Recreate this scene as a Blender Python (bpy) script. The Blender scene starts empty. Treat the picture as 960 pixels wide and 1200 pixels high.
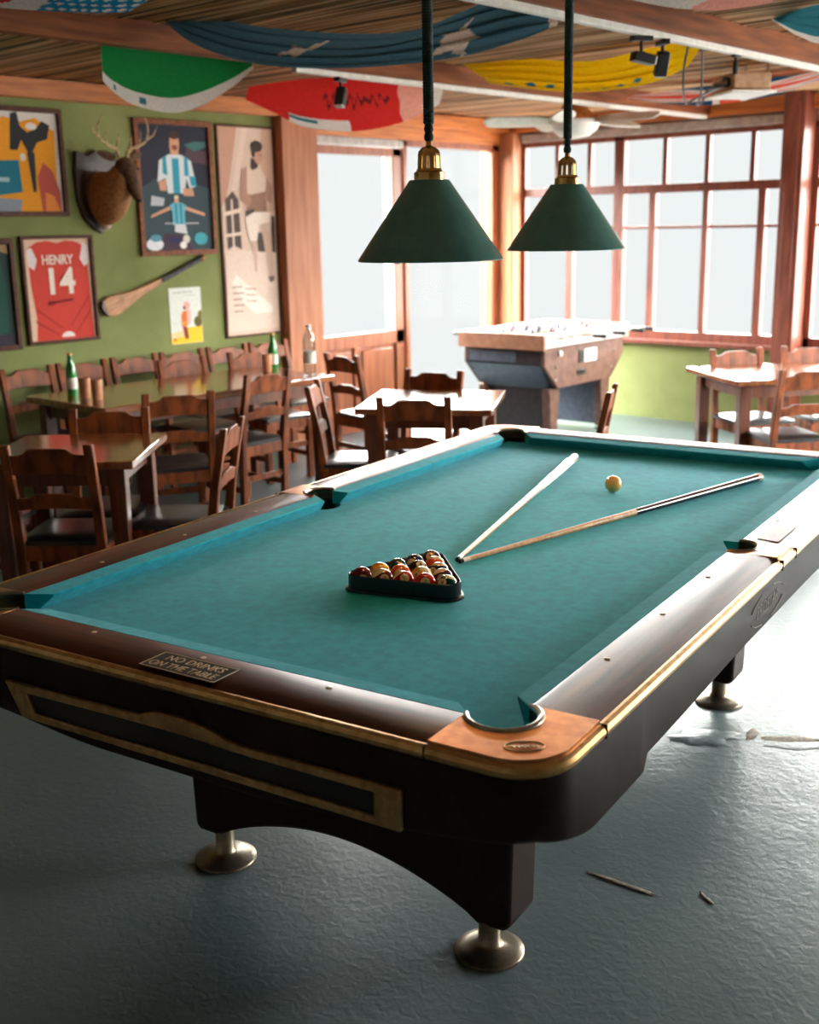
import bpy, bmesh, math, random
from math import sin, cos, pi, radians as RAD, sqrt, atan2
from mathutils import Vector as V, Matrix as M
random.seed(7)
SC = bpy.context.scene
COL = SC.collection

# ------------------------------------------------------------------ camera
# world frame: x runs along the window wall, y runs along the green wall, z up, metres
CAM = V((2.4526, -1.3226, 1.6585))
yw, pt, rl = -0.739723, 0.24232, -0.01836
f_ = V((sin(yw)*cos(pt), cos(yw)*cos(pt), -sin(pt)))
r_ = V((cos(yw), -sin(yw), 0)); u_ = r_.cross(f_)
r2 = r_*cos(rl)+u_*sin(rl); u2 = u_*cos(rl)-r_*sin(rl)
cd = bpy.data.cameras.new('camera'); cam = bpy.data.objects.new('camera', cd); COL.objects.link(cam)
cam.matrix_world = M(((r2.x, u2.x, -f_.x, CAM.x), (r2.y, u2.y, -f_.y, CAM.y), (r2.z, u2.z, -f_.z, CAM.z), (0, 0, 0, 1)))
cd.sensor_fit = 'VERTICAL'; cd.sensor_height = 36.0; cd.sensor_width = 28.8
cd.lens = 36.0*1349.88/1200.0
cd.clip_start = 0.05; cd.clip_end = 200
cd.dof.use_dof = True; cd.dof.focus_distance = 2.8; cd.dof.aperture_fstop = 3.6
SC.camera = cam

# ------------------------------------------------------------------ light: bright fog outside the windows
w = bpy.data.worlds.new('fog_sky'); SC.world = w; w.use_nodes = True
nt = w.node_tree; nt.nodes.clear()
N = nt.nodes.new
tc = N('ShaderNodeTexCoord'); sp = N('ShaderNodeSeparateXYZ'); nt.links.new(tc.outputs['Generated'], sp.inputs[0])
def ramp(sock, stops):
    mr = N('ShaderNodeValToRGB'); nt.links.new(sock, mr.inputs[0]); c = mr.color_ramp; c.interpolation = 'EASE'
    c.elements[0].position = stops[0][0]; c.elements[0].color = (*stops[0][1], 1); c.elements[1].position = stops[-1][0]; c.elements[1].color = (*stops[-1][1], 1)
    for p, k in stops[1:-1]: e = c.elements.new(p); e.color = (*k, 1)
    return mr.outputs[0]
base = ramp(sp.outputs['Z'], [(0, (.74, .752, .755)), (.082, (.74, .752, .755)), (.15, (29, 28.8, 28)), (1, (26, 26, 26))])   # thick fog low down; sky above raised far brighter to light the room
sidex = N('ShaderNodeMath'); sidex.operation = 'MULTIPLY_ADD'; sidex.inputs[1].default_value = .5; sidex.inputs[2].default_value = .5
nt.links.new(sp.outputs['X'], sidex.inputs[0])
side = ramp(sidex.outputs[0], [(.40, (0, 0, 0)), (.72, (8, 7.8, 7.4)), (1, (11, 10.5, 9.8))])  # glow added to the right-hand sky as fill through the unseen wall gap
def mixc(a, b, mode):
    q = N('ShaderNodeMix'); q.data_type = 'RGBA'; q.blend_type = mode; q.inputs['Factor'].default_value = 1
    nt.links.new(a, q.inputs[6]); nt.links.new(b, q.inputs[7]); return q.outputs[2]
# high glow added to the sky beyond the left doors, to light the room
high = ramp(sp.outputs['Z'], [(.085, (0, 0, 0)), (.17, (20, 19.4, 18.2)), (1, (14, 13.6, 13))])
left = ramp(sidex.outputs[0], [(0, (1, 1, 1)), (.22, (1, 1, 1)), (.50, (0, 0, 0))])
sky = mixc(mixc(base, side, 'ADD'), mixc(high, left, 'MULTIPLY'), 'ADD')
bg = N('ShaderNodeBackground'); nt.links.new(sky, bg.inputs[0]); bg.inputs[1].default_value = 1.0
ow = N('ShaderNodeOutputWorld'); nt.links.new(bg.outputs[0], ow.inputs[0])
SC.view_settings.view_transform = 'Standard'; SC.view_settings.look = 'None'
SC.view_settings.gamma = 1.0; SC.view_settings.use_curve_mapping = False
SC.view_settings.exposure = 0.32
SC.cycles.use_denoising = True
SC.cycles.max_bounces = 10; SC.cycles.diffuse_bounces = 6; SC.cycles.glossy_bounces = 4; SC.cycles.transparent_max_bounces = 12
SC.cycles.sample_clamp_indirect = 6.0

# ------------------------------------------------------------------ materials
def s2l(c):
    return tuple(((x/255)/12.92 if x/255 <= .04045 else ((x/255+.055)/1.055)**2.4) for x in c)
def mat(name, a, b=None, rough=.5, metal=0., scale=(6, 6, 6), noise=4., bump=0., bscale=60., coat=0., spec=.5, detail=4., sheen=0., lo=.35, hi=.65):
    m = bpy.data.materials.new(name); m.use_nodes = True
    n = m.node_tree; p = n.nodes['Principled BSDF']
    p.inputs['Roughness'].default_value = rough; p.inputs['Metallic'].default_value = metal
    p.inputs['Coat Weight'].default_value = coat; p.inputs['Coat Roughness'].default_value = .15
    p.inputs['Specular IOR Level'].default_value = spec
    if sheen: p.inputs['Sheen Weight'].default_value = sheen
    a = s2l(a); b = s2l(b) if b else tuple(x*.8 for x in a)
    t = n.nodes.new('ShaderNodeTexCoord'); mp = n.nodes.new('ShaderNodeMapping')
    mp.inputs['Scale'].default_value = scale
    n.links.new(t.outputs['Object'], mp.inputs[0])
    nz = n.nodes.new('ShaderNodeTexNoise'); nz.inputs['Scale'].default_value = noise; nz.inputs['Detail'].default_value = detail
    n.links.new(mp.outputs[0], nz.inputs['Vector'])
    rp = n.nodes.new('ShaderNodeValToRGB')
    rp.color_ramp.elements[0].position = lo; rp.color_ramp.elements[0].color = (*b, 1)
    rp.color_ramp.elements[1].position = hi; rp.color_ramp.elements[1].color = (*a, 1)
    n.links.new(nz.outputs['Fac'], rp.inputs[0]); n.links.new(rp.outputs[0], p.inputs['Base Color'])
    if bump:
        nb = n.nodes.new('ShaderNodeTexNoise'); nb.inputs['Scale'].default_value = bscale; nb.inputs['Detail'].default_value = 3
        n.links.new(t.outputs['Object'], nb.inputs['Vector'])
        bp = n.nodes.new('ShaderNodeBump'); bp.inputs['Strength'].default_value = bump; bp.inputs['Distance'].default_value = .01
        n.links.new(nb.outputs['Fac'], bp.inputs['Height']); n.links.new(bp.outputs[0], p.inputs['Normal'])
    return m
GZ = (14, 14, 1.2); GY = (14, 1.2, 14); GX = (1.2, 14, 14)
wood_chair = mat('wood_chair', (142, 74, 36), (84, 42, 20), .5, scale=(9, 9, 2), noise=3, coat=.03, spec=.22)
wood_tabletop = mat('wood_tabletop', (150, 88, 46), (110, 58, 30), .16, scale=(10, 1.5, 10), noise=3, coat=.6)
wood_tableleg = mat('wood_tableleg', (112, 60, 38), (74, 38, 24), .3, scale=GZ, noise=2, coat=.3)
wood_beam = mat('wood_beam', (132, 74, 38), (96, 50, 26), .6, spec=.2, scale=(12, 1, 12), noise=3)
wood_beamx = mat('wood_plate', (196, 116, 52), (160, 88, 36), .5, scale=(1, 12, 12), noise=3)
wood_platey = mat('wood_plate_side', (196, 116, 52), (160, 88, 36), .5, scale=(12, 1, 12), noise=3)
wood_frame = mat('wood_window', (132, 68, 50), (102, 50, 38), .4, scale=(10, 10, 1.4), noise=3, coat=.2)
wood_door = mat('wood_door', (160, 90, 54), (122, 64, 38), .35, scale=GZ, noise=2, coat=.3)
wood_post = mat('wood_post', (172, 112, 78), (150, 92, 62), .5, spec=.25, scale=GZ, noise=2)
wood_picture = mat('wood_picture_frame', (140, 80, 50), (104, 56, 34), .55, spec=.25, scale=GZ, noise=2)
wood_picture_dark = mat('wood_picture_dark', (94, 52, 34), (64, 34, 22), .55, spec=.25, scale=GZ, noise=2)
rail_wood_x = mat('rail_wood_short', (92, 46, 30), (58, 28, 18), .36, scale=(1.2, 14, 14), noise=3, coat=.0, spec=.35)
rail_wood_y = mat('rail_wood_long', (98, 56, 40), (64, 35, 25), .34, scale=(14, 1.2, 14), noise=3, coat=.05, spec=.45)
cabinet = mat('cabinet_laminate', (44, 32, 27), (34, 25, 21), .5, noise=3, spec=.12)
cabinet_dark = mat('cabinet_black', (20, 19, 20), (14, 13, 14), .6)
gold = mat('gold_trim', (222, 184, 124), (198, 154, 98), .3, metal=.9, noise=8)
gold_dull = mat('gold_painted', (190, 156, 108), (156, 124, 84), .38, metal=.75, noise=8)
bronze = mat('bronze_cap', (226, 164, 112), (198, 134, 88), .28, metal=.9, noise=5)
cloth = mat('billiard_cloth', (12, 166, 182), (8, 150, 166), .9, spec=.15, noise=9, scale=(4, 4, 4), bump=.12, bscale=700, sheen=.1)
leather_black = mat('black_leather', (20, 21, 23), (14, 15, 16), .4)
seat_pad = mat('seat_pad', (34, 34, 36), (24, 24, 26), .3, coat=.2)
chrome = mat('dull_metal', (190, 182, 168), (160, 150, 136), .28, metal=1.)
steel_foot = mat('foot_metal', (150, 138, 120), (122, 110, 94), .35, metal=.9)
white_paint = mat('white_paint', (222, 218, 210), (204, 200, 192), .45)
white_plastic = mat('white_plastic', (236, 234, 230), (224, 222, 218), .3)
black_metal = mat('black_metal', (24, 24, 26), (16, 16, 18), .4)
grey_rail = mat('grey_blind', (176, 168, 162), (150, 142, 138), .5)
lamp_green = mat('lamp_green', (92, 152, 148), (84, 140, 136), .28, coat=.3)
lamp_white = mat('lamp_inside', (230, 226, 214), (214, 210, 198), .5)
brass = mat('brass', (232, 198, 136), (212, 172, 108), .2, metal=1.)
cord_green = mat('cord_green', (40, 70, 72), (26, 48, 50), .7)
ivory = mat('ivory', (240, 226, 204), (230, 214, 190), .25)
glass_green = mat('bottle_green', (40, 150, 62), (24, 110, 44), .1, coat=.6)
label_white = mat('label_white', (226, 226, 214), (206, 206, 196), .5)
terracotta = mat('terracotta', (206, 150, 112), (184, 124, 88), .5)
sign_black = mat('sign_black', (20, 20, 22), (15, 15, 17), .35)
sign_gold = mat('sign_gold', (232, 206, 166), (216, 190, 150), .5)
faint_letter = mat('faint_letter', (92, 82, 68), (80, 70, 58), .5)
plaque_brown = mat('plaque_brown', (150, 118, 104), (122, 92, 80), .4, noise=20)
shaft_wood = mat('cue_maple', (214, 172, 120), (194, 150, 100), .35, scale=(20, 20, 2), coat=.1)
cue_dark = mat('cue_dark', (40, 28, 26), (26, 20, 20), .2, coat=.6)
cue_pale = mat('cue_pale', (206, 188, 164), (184, 164, 138), .35, coat=.1)
fur_brown = mat('fur_brown', (104, 70, 44), (66, 44, 28), .8, noise=9, bump=.4, bscale=120)
fur_tan = mat('fur_tan', (170, 118, 72), (132, 86, 50), .8, noise=7, bump=.4, bscale=120)
fur_white = mat('fur_white', (226, 210, 186), (206, 188, 160), .8)
antler_mat = mat('antler', (206, 176, 128), (130, 96, 60), .5, noise=10)
ash_wood = mat('ash_wood', (188, 132, 84), (150, 98, 58), .5, scale=(3, 12, 12), noise=4)
grip_dark = mat('grip_tape', (72, 68, 78), (48, 46, 54), .6)
foos_brown = mat('foosball_brown', (112, 78, 66), (88, 58, 48), .4, noise=3, coat=.2)
foos_top = mat('foosball_endcap', (170, 122, 98), (150, 104, 82), .35, noise=3)
foos_dark = mat('foosball_dark', (46, 44, 50), (34, 33, 38), .4)
foos_slate = mat('foosball_slate', (78, 88, 104), (64, 74, 90), .4)
foos_field = mat('foosball_field', (60, 112, 84), (52, 100, 74), .4)
red_plastic = mat('red_plastic', (176, 44, 38), (150, 34, 30), .35)
blue_plastic = mat('blue_plastic', (40, 62, 110), (30, 50, 92), .35)
cardboard = mat('projector_tan', (186, 150, 116), (160, 124, 92), .6)
yellow_sign = mat('yellow_sign', (236, 190, 60), (220, 170, 50), .5)

def glass_mat(name, tint=(.97, .985, .98), fac=.0, fres=.006):
    m = bpy.data.materials.new(name); m.use_nodes = True; n = m.node_tree; n.nodes.clear()
    o = n.nodes.new('ShaderNodeOutputMaterial'); mx = n.nodes.new('ShaderNodeMixShader')
    t = n.nodes.new('ShaderNodeBsdfTransparent'); t.inputs[0].default_value = (*tint, 1)
    g = n.nodes.new('ShaderNodeBsdfGlossy'); g.inputs['Roughness'].default_value = .03
    lw = n.nodes.new('ShaderNodeLayerWeight'); lw.inputs[0].default_value = .25
    ml = n.nodes.new('ShaderNodeMath'); ml.operation = 'MULTIPLY'; ml.inputs[1].default_value = fres
    ad = n.nodes.new('ShaderNodeMath'); ad.operation = 'ADD'; ad.inputs[1].default_value = fac*.5
    n.links.new(lw.outputs['Fresnel'], ml.inputs[0]); n.links.new(ml.outputs[0], ad.inputs[0]); n.links.new(ad.outputs[0], mx.inputs[0])
    n.links.new(t.outputs[0], mx.inputs[1]); n.links.new(g.outputs[0], mx.inputs[2]); n.links.new(mx.outputs[0], o.inputs[0])
    return m
pane_glass = glass_mat('pane_glass')
bottle_plastic = glass_mat('bottle_plastic', (.86, .9, .93), .25, .5)

def flag_mat(name, c, back=.35):
    m = mat(name, c, tuple(x*.92 for x in c), .85, spec=.15, noise=30, scale=(3, 3, 3))
    n = m.node_tree; p = n.nodes['Principled BSDF']
    tr = n.nodes.new('ShaderNodeBsdfTranslucent'); ms = n.nodes.new('ShaderNodeMixShader'); ms.inputs[0].default_value = back
    o = n.nodes['Material Output']
    src = p.inputs['Base Color'].links[0].from_socket; n.links.new(src, tr.inputs[0])
    n.links.new(p.outputs[0], ms.inputs[1]); n.links.new(tr.outputs[0], ms.inputs[2]); n.links.new(ms.outputs[0], o.inputs[0])
    return m
F_green = flag_mat('flag_green', (24, 130, 62)); F_white = flag_mat('flag_white', (232, 226, 220))
F_blue = flag_mat('flag_blue', (78, 116, 134)); F_red = flag_mat('flag_red', (214, 44, 40)); F_teal = flag_mat('flag_teal', (52, 122, 138))
F_yellow = flag_mat('flag_yellow', (246, 200, 20)); F_sky = flag_mat('flag_sky_blue', (28, 130, 176)); F_navy = flag_mat('flag_navy', (36, 78, 112))
F_pink = flag_mat('flag_pink', (240, 168, 152)); F_star = flag_mat('flag_star', (226, 204, 190)); F_ink = flag_mat('flag_ink', (110, 34, 34))
F_rust = flag_mat('flag_rust', (226, 92, 72))

def floor_mat():
    m = bpy.data.materials.new('painted_concrete'); m.use_nodes = True; n = m.node_tree; p = n.nodes['Principled BSDF']
    t = n.nodes.new('ShaderNodeTexCoord')
    a = n.nodes.new('ShaderNodeTexNoise'); a.inputs['Scale'].default_value = .9; a.inputs['Detail'].default_value = 6
    r = n.nodes.new('ShaderNodeValToRGB'); r.color_ramp.elements[0].position = .3; r.color_ramp.elements[0].color = (*s2l((80, 96, 99)), 1)
    r.color_ramp.elements[1].position = .7; r.color_ramp.elements[1].color = (*s2l((106, 119, 120)), 1)
    n.links.new(t.outputs['Object'], a.inputs['Vector']); n.links.new(a.outputs['Fac'], r.inputs[0]); n.links.new(r.outputs[0], p.inputs['Base Color'])
    b1 = n.nodes.new('ShaderNodeTexNoise'); b1.inputs['Scale'].default_value = 38; b1.inputs['Detail'].default_value = 4; b1.inputs['Distortion'].default_value = .6
    b2 = n.nodes.new('ShaderNodeTexNoise'); b2.inputs['Scale'].default_value = 5; b2.inputs['Detail'].default_value = 2
    ad = n.nodes.new('ShaderNodeMath'); ad.operation = 'MULTIPLY_ADD'; ad.inputs[1].default_value = 1.4
    n.links.new(t.outputs['Object'], b1.inputs['Vector']); n.links.new(t.outputs['Object'], b2.inputs['Vector'])
    n.links.new(b2.outputs['Fac'], ad.inputs[0]); n.links.new(b1.outputs['Fac'], ad.inputs[2])
    bp = n.nodes.new('ShaderNodeBump'); bp.inputs['Strength'].default_value = .13; bp.inputs['Distance'].default_value = .012
    n.links.new(ad.outputs[0], bp.inputs['Height']); n.links.new(bp.outputs[0], p.inputs['Normal'])
    rr = n.nodes.new('ShaderNodeMapRange'); rr.inputs['To Min'].default_value = .22; rr.inputs['To Max'].default_value = .38
    n.links.new(a.outputs['Fac'], rr.inputs[0]); n.links.new(rr.outputs[0], p.inputs['Roughness'])
    p.inputs['Specular IOR Level'].default_value = .33
    return m
M_floor = floor_mat()
M_plaster = mat('green_plaster', (134, 141, 90), (116, 124, 76), .85, scale=(1, 1, 1), noise=2.2, bump=.35, bscale=14, spec=.2)
M_plaster_w = mat('pale_plaster', (196, 190, 176), (180, 174, 160), .85, scale=(1, 1, 1), noise=2.2, bump=.3, bscale=14, spec=.2)
def reed_mat():
    m = bpy.data.materials.new('reed_mat'); m.use_nodes = True; n = m.node_tree; p = n.nodes['Principled BSDF']; p.inputs['Roughness'].default_value = .42
    t = n.nodes.new('ShaderNodeTexCoord'); mp = n.nodes.new('ShaderNodeMapping'); mp.inputs['Scale'].default_value = (.7, 47.6, 1)
    nz = n.nodes.new('ShaderNodeTexNoise'); nz.inputs['Scale'].default_value = 1.0; nz.inputs['Detail'].default_value = 3
    n.links.new(t.outputs['Object'], mp.inputs[0]); n.links.new(mp.outputs[0], nz.inputs['Vector'])
    r = n.nodes.new('ShaderNodeValToRGB'); c = r.color_ramp
    c.elements[0].position = .38; c.elements[0].color = (*s2l((92, 58, 36)), 1)
    c.elements[1].position = .64; c.elements[1].color = (*s2l((250, 212, 170)), 1)
    k = c.elements.new(.5); k.color = (*s2l((200, 148, 104)), 1)
    n.links.new(nz.outputs['Fac'], r.inputs[0]); n.links.new(r.outputs[0], p.inputs['Base Color'])
    return m
M_reed = reed_mat()

# ------------------------------------------------------------------ mesh builder
class MB:
    def __init__(s): s.v = []; s.f = []; s.m = []; s.x = M.Identity(4)
    def add(s, vs, fs, mi=0):
        o = len(s.v); s.v += [tuple(s.x @ V(p)) for p in vs]
        for k, f in enumerate(fs):
            s.f.append([i+o for i in f]); s.m.append(mi if not isinstance(mi, (list, tuple)) else mi[k])
        return s
    def box(s, x0, x1, y0, y1, z0, z1, mi=0, mx=None):
        vs = [(x, y, z) for z in (z0, z1) for y in (y0, y1) for x in (x0, x1)]
        if mx: vs = [tuple(mx @ V(p)) for p in vs]
        return s.add(vs, [(0, 2, 3, 1), (4, 5, 7, 6), (0, 1, 5, 4), (2, 6, 7, 3), (0, 4, 6, 2), (1, 3, 7, 5)], mi)
    def bar(s, a, b, w, d, up=(0, 0, 1), mi=0, w1=None, d1=None):
        a = V(a); b = V(b); t = (b-a).normalized(); up = V(up)
        if abs(t.dot(up)) > .98: up = V((0, 1, 0))
        x = t.cross(up).normalized(); y = x.cross(t)
        w1 = w if w1 is None else w1; d1 = d if d1 is None else d1
        vs = []
        for p, ww, dd in ((a, w, d), (b, w1, d1)):
            vs += [p-x*ww/2-y*dd/2, p+x*ww/2-y*dd/2, p+x*ww/2+y*dd/2, p-x*ww/2+y*dd/2]
        return s.add(vs, [(3, 2, 1, 0), (4, 5, 6, 7), (0, 1, 5, 4), (1, 2, 6, 5), (2, 3, 7, 6), (3, 0, 4, 7)], mi)
    def lathe(s, prof, o=(0, 0, 0), seg=32, mi=0, mx=None, cap=True):
        o = V(o); vs = []; fs = []; ms = []
        n = len(prof)
        for k in range(seg):
            a = 2*pi*k/seg
            for (r, z) in prof:
                p = V((r*cos(a), r*sin(a), z)); p = (mx @ p) if mx else p
                vs.append(o+p)
        for k in range(seg):
            k2 = (k+1) % seg
            for j in range(n-1):
                fs.append((k*n+j, k2*n+j, k2*n+j+1, k*n+j+1)); ms.append(mi[j] if isinstance(mi, (list, tuple)) else mi)
        if cap:
            if prof[0][0] > 1e-6: fs.append([k*n for k in range(seg)][::-1]); ms.append(mi[0] if isinstance(mi, (list, tuple)) else mi)
            if prof[-1][0] > 1e-6: fs.append([k*n+n-1 for k in range(seg)]); ms.append(mi[-1] if isinstance(mi, (list, tuple)) else mi)
        return s.add(vs, fs, ms)
    def tube(s, pts, rad, seg=10, mi=0, squash=None, closed=False):
        pts = [V(p) for p in pts]; n = len(pts)
        if not isinstance(rad, (list, tuple)): rad = [rad]*n
        vs = []; prev = None
        for i, p in enumerate(pts):
            if closed: t = pts[(i+1) % n]-pts[i-1]
            else: t = pts[min(i+1, n-1)]-pts[max(i-1, 0)]
            t = t.normalized() if t.length > 1e-9 else V((0, 0, 1))
            if prev is None:
                up = V((0, 0, 1)) if abs(t.z) < .9 else V((1, 0, 0))
                x = t.cross(up).normalized()
            else:
                x = (prev-t*prev.dot(t)).normalized()
            prev = x; y = t.cross(x)
            for k in range(seg):
                a = 2*pi*k/seg; q = squash[i] if squash else 1
                vs.append(p+x*cos(a)*rad[i]+y*sin(a)*rad[i]*q)
        fs = []
        for i in range(n if closed else n-1):
            i2 = (i+1) % n
            for k in range(seg): fs.append((i*seg+k, i*seg+(k+1) % seg, i2*seg+(k+1) % seg, i2*seg+k))
        if not closed:
            fs.append(list(range(seg))[::-1]); fs.append([(n-1)*seg+k for k in range(seg)])
        return s.add(vs, fs, mi)
    def prism(s, poly, a, b, mx=None, mi=0):
        """poly in local xy, extruded z from a to b, then mx"""
        n = len(poly); vs = [V((x, y, a)) for x, y in poly]+[V((x, y, b)) for x, y in poly]
        if mx: vs = [mx @ p for p in vs]
        fs = [list(range(n))[::-1], [n+i for i in range(n)]]+[(i, (i+1) % n, n+(i+1) % n, n+i) for i in range(n)]
        return s.add(vs, fs, mi)
    def flat(s, poly, z, mi=0, mx=None):
        vs = [V((x, y, z)) for x, y in poly]
        if mx: vs = [mx @ p for p in vs]
        return s.add(vs, [list(range(len(poly)))], mi)
    def grid(s, fn, nu, nv, mfn=None, closed_u=False):
        vs = [fn(i/nu, j/nv) for i in range(nu+1) for j in range(nv+1)]
        fs = []; ms = []
        for i in range(nu):
            for j in range(nv):
                fs.append((i*(nv+1)+j, (i+1)*(nv+1)+j, (i+1)*(nv+1)+j+1, i*(nv+1)+j+1)); ms.append(mfn((i+.5)/nu, (j+.5)/nv) if mfn else 0)
        return s.add(vs, fs, ms)
    def loft(s, rings, mi=0, cap=True):
        n = len(rings[0]); vs = [p for r in rings for p in r]; fs = []
        for i in range(len(rings)-1):
            for k in range(n): fs.append((i*n+k, i*n+(k+1) % n, (i+1)*n+(k+1) % n, (i+1)*n+k))
        if cap: fs.append(list(range(n))[::-1]); fs.append([(len(rings)-1)*n+k for k in range(n)])
        return s.add(vs, fs, mi)
    def build(s, name, mats, parent=None, bevel=0, smooth=35, seg=2, fix=True, sub=0):
        me = bpy.data.meshes.new(name); me.from_pydata(s.v, [], s.f)
        mats = mats if isinstance(mats, (list, tuple)) else [mats]
        for m in mats: me.materials.append(m)
        me.polygons.foreach_set('material_index', s.m)
        if fix:
            bm = bmesh.new(); bm.from_mesh(me); bmesh.ops.recalc_face_normals(bm, faces=bm.faces); bm.to_mesh(me); bm.free()
        if smooth:
            me.polygons.foreach_set('use_smooth', [True]*len(me.polygons)); me.set_sharp_from_angle(angle=RAD(smooth))
        me.update()
        o = bpy.data.objects.new(name, me); COL.objects.link(o)
        if parent: o.parent = parent
        if bevel:
            b = o.modifiers.new('bevel', 'BEVEL'); b.width = bevel; b.segments = seg; b.limit_method = 'ANGLE'; b.angle_limit = RAD(40); b.harden_normals = False
        if sub:
            b = o.modifiers.new('sub', 'SUBSURF'); b.levels = sub; b.render_levels = sub
        return o
def tag(o, label=None, cat=None, group=None, kind=None):
    if label: o['label'] = label
    if cat: o['category'] = cat
    if group: o['group'] = group
    if kind: o['kind'] = kind
    return o
def thing(name, label, cat, loc=(0, 0, 0), rz=0, group=None, mx=None):
    o = bpy.data.objects.new(name, None); COL.objects.link(o); o.empty_display_size = .1
    if mx: o.matrix_world = mx
    else: o.location = loc; o.rotation_euler = (0, 0, rz)
    return tag(o, label, cat, group)
def struct(o, label=None): return tag(o, label, kind='structure')
def dup(root, loc, rz, label=None, group=None):
    r = root.copy(); COL.objects.link(r); r.location = loc; r.rotation_euler = (0, 0, rz)
    if label: r['label'] = label
    if group: r['group'] = group
    for ch in list(root.children):
        c = ch.copy(); COL.objects.link(c); c.parent = r
        for g in ch.children:
            d = g.copy(); COL.objects.link(d); d.parent = c
    return r
def text(name, s, size, m, mx, parent, ext=.0004, shear=0., bold=0., align='CENTER', sx=1.):
    cu = bpy.data.curves.new(name, 'FONT'); cu.body = s; cu.size = size; cu.extrude = ext; cu.align_x = align; cu.align_y = 'CENTER'
    cu.shear = shear; cu.offset = bold; cu.resolution_u = 3
    o = bpy.data.objects.new(name+'_tmp', cu); COL.objects.link(o)
    me = bpy.data.meshes.new_from_object(o.evaluated_get(bpy.context.evaluated_depsgraph_get()))
    bpy.data.objects.remove(o); bpy.data.curves.remove(cu)
    me.transform(mx @ M.Diagonal((sx, 1, 1, 1))); me.materials.clear(); me.materials.append(m); me.name = name
    q = bpy.data.objects.new(name, me); COL.objects.link(q); q.parent = parent
    return q
def ell(cx, cy, rx, ry, n=20, a0=0, a1=2*pi, rot=0):
    full = abs(a1-a0-2*pi) < 1e-6
    out = []
    for k in range(n if full else n+1):
        a = a0+(a1-a0)*k/n; x = rx*cos(a); y = ry*sin(a)
        out.append((cx+x*cos(rot)-y*sin(rot), cy+x*sin(rot)+y*cos(rot)))
    return out
def star(cx, cy, r, n=5, rot=0, inner=.42):
    return [(cx+(r if k % 2 == 0 else r*inner)*sin(rot+pi*k/n), cy+(r if k % 2 == 0 else r*inner)*cos(rot+pi*k/n)) for k in range(2*n)]
def inpoly(x, y, poly):
    c = False; j = len(poly)-1
    for i in range(len(poly)):
        if (poly[i][1] > y) != (poly[j][1] > y) and x < (poly[j][0]-poly[i][0])*(y-poly[i][1])/(poly[j][1]-poly[i][1])+poly[i][0]: c = not c
        j = i
    return c

def polyl(pts, t):
    """smooth (Catmull-Rom) sample of a 3D polyline"""
    n = len(pts)-1; x = min(max(t, 0), 1)*n; i = min(int(x), n-1); f = x-i
    p0, p1, p2, p3 = V(pts[max(i-1, 0)]), V(pts[i]), V(pts[i+1]), V(pts[min(i+2, n)])
    return .5*((2*p1)+(p2-p0)*f+(2*p0-5*p1+4*p2-p3)*f*f+(3*p1-p0-3*p2+p3)*f**3)

# ------------------------------------------------------------------ room shell
UL, VF, UR, VB, ZC = -4.281, 7.49, 3.9, -3.2, 2.60
b = MB(); b.box(UL-.2, UR+.2, VB-.2, VF+.2, -.1, 0); floor = struct(b.build('floor', M_floor, smooth=0))
# reed ceiling: one corrugated mat of reeds, plus the boards above it
b = MB(); vs = []; fs = []; pitch = .021; y = VB; prof = [(-.5, .1), (-.34, -.42), (0, -.62), (.34, -.42), (.5, .1)]
xs = [UL, -2.3, -.4, 1.6, UR]
while y < VF:
    dz = random.uniform(-.0025, .0025); o = len(vs)
    for (a, h) in prof:
        for k, x in enumerate(xs): vs.append((x, y+a*pitch, ZC+h*pitch+dz+.006*sin(y*9+k*2.1)))
    n = len(xs)
    for i in range(len(prof)-1):
        for k in range(n-1): fs.append((o+i*n+k, o+i*n+k+1, o+(i+1)*n+k+1, o+(i+1)*n+k))
    y += pitch
b.add(vs, fs); ceil = struct(b.build('ceiling', M_reed, fix=False, smooth=60))
b = MB(); b.box(UL-.2, UR+.2, VB-.2, VF+.2, ZC+.02, ZC+.1); struct(b.build('roof_board', wood_beam, ceil, smooth=0))
# left wall: green plaster up to the post, then the doors
b = MB(); b.box(UL-.2, UL, VB-.2, 4.66, 0, ZC+.02); struct(b.build('wall_left', M_plaster, smooth=0))
b = MB(); b.box(UL-.2, UL-.02, 4.98, VF+.2, 2.42, ZC+.02); b.box(UL-.2, UL-.02, 7.33, VF+.2, 0, 2.42); struct(b.build('wall_left', wood_post, smooth=0))
b = MB(); b.box(UL-.14, UL+.10, 4.63, 4.99, 0, 2.47); struct(b.build('trim_1', wood_post, bevel=.006))
b = MB(); b.box(UL-.02, UL+.17, 7.33, VF+.02, 0, 2.47); struct(b.build('trim_2', wood_post, bevel=.01))
# wall plates under the ceiling
b = MB(); b.box(UL, UL+.08, VB, VF, 2.465, 2.575); struct(b.build('trim_3', wood_platey, bevel=.004))
b = MB(); b.box(UL, UR, VF-.09, VF+.01, 2.465, 2.575); struct(b.build('trim_4', wood_beamx, bevel=.004))
b = MB(); b.box(UL-.03, UL+.03, 4.99, 7.33, 2.36, 2.467); struct(b.build('trim_5', wood_platey, bevel=.004))
# ceiling beams with a white lighting track under each
for i, u in enumerate((-2.25, -.39, 1.5)):
    b = MB(); b.box(u-.035, u+.035, VB, VF-.09, 2.478, 2.60); bo = struct(b.build('trim_%d' % (6+i), wood_beam, bevel=.004))
    b = MB(); b.box(u-.018, u+.022, (3.0 if i == 0 else VB), VF-.1, 2.45, 2.478); b.build('lighting_track', white_paint, bo, bevel=.003)
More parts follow.
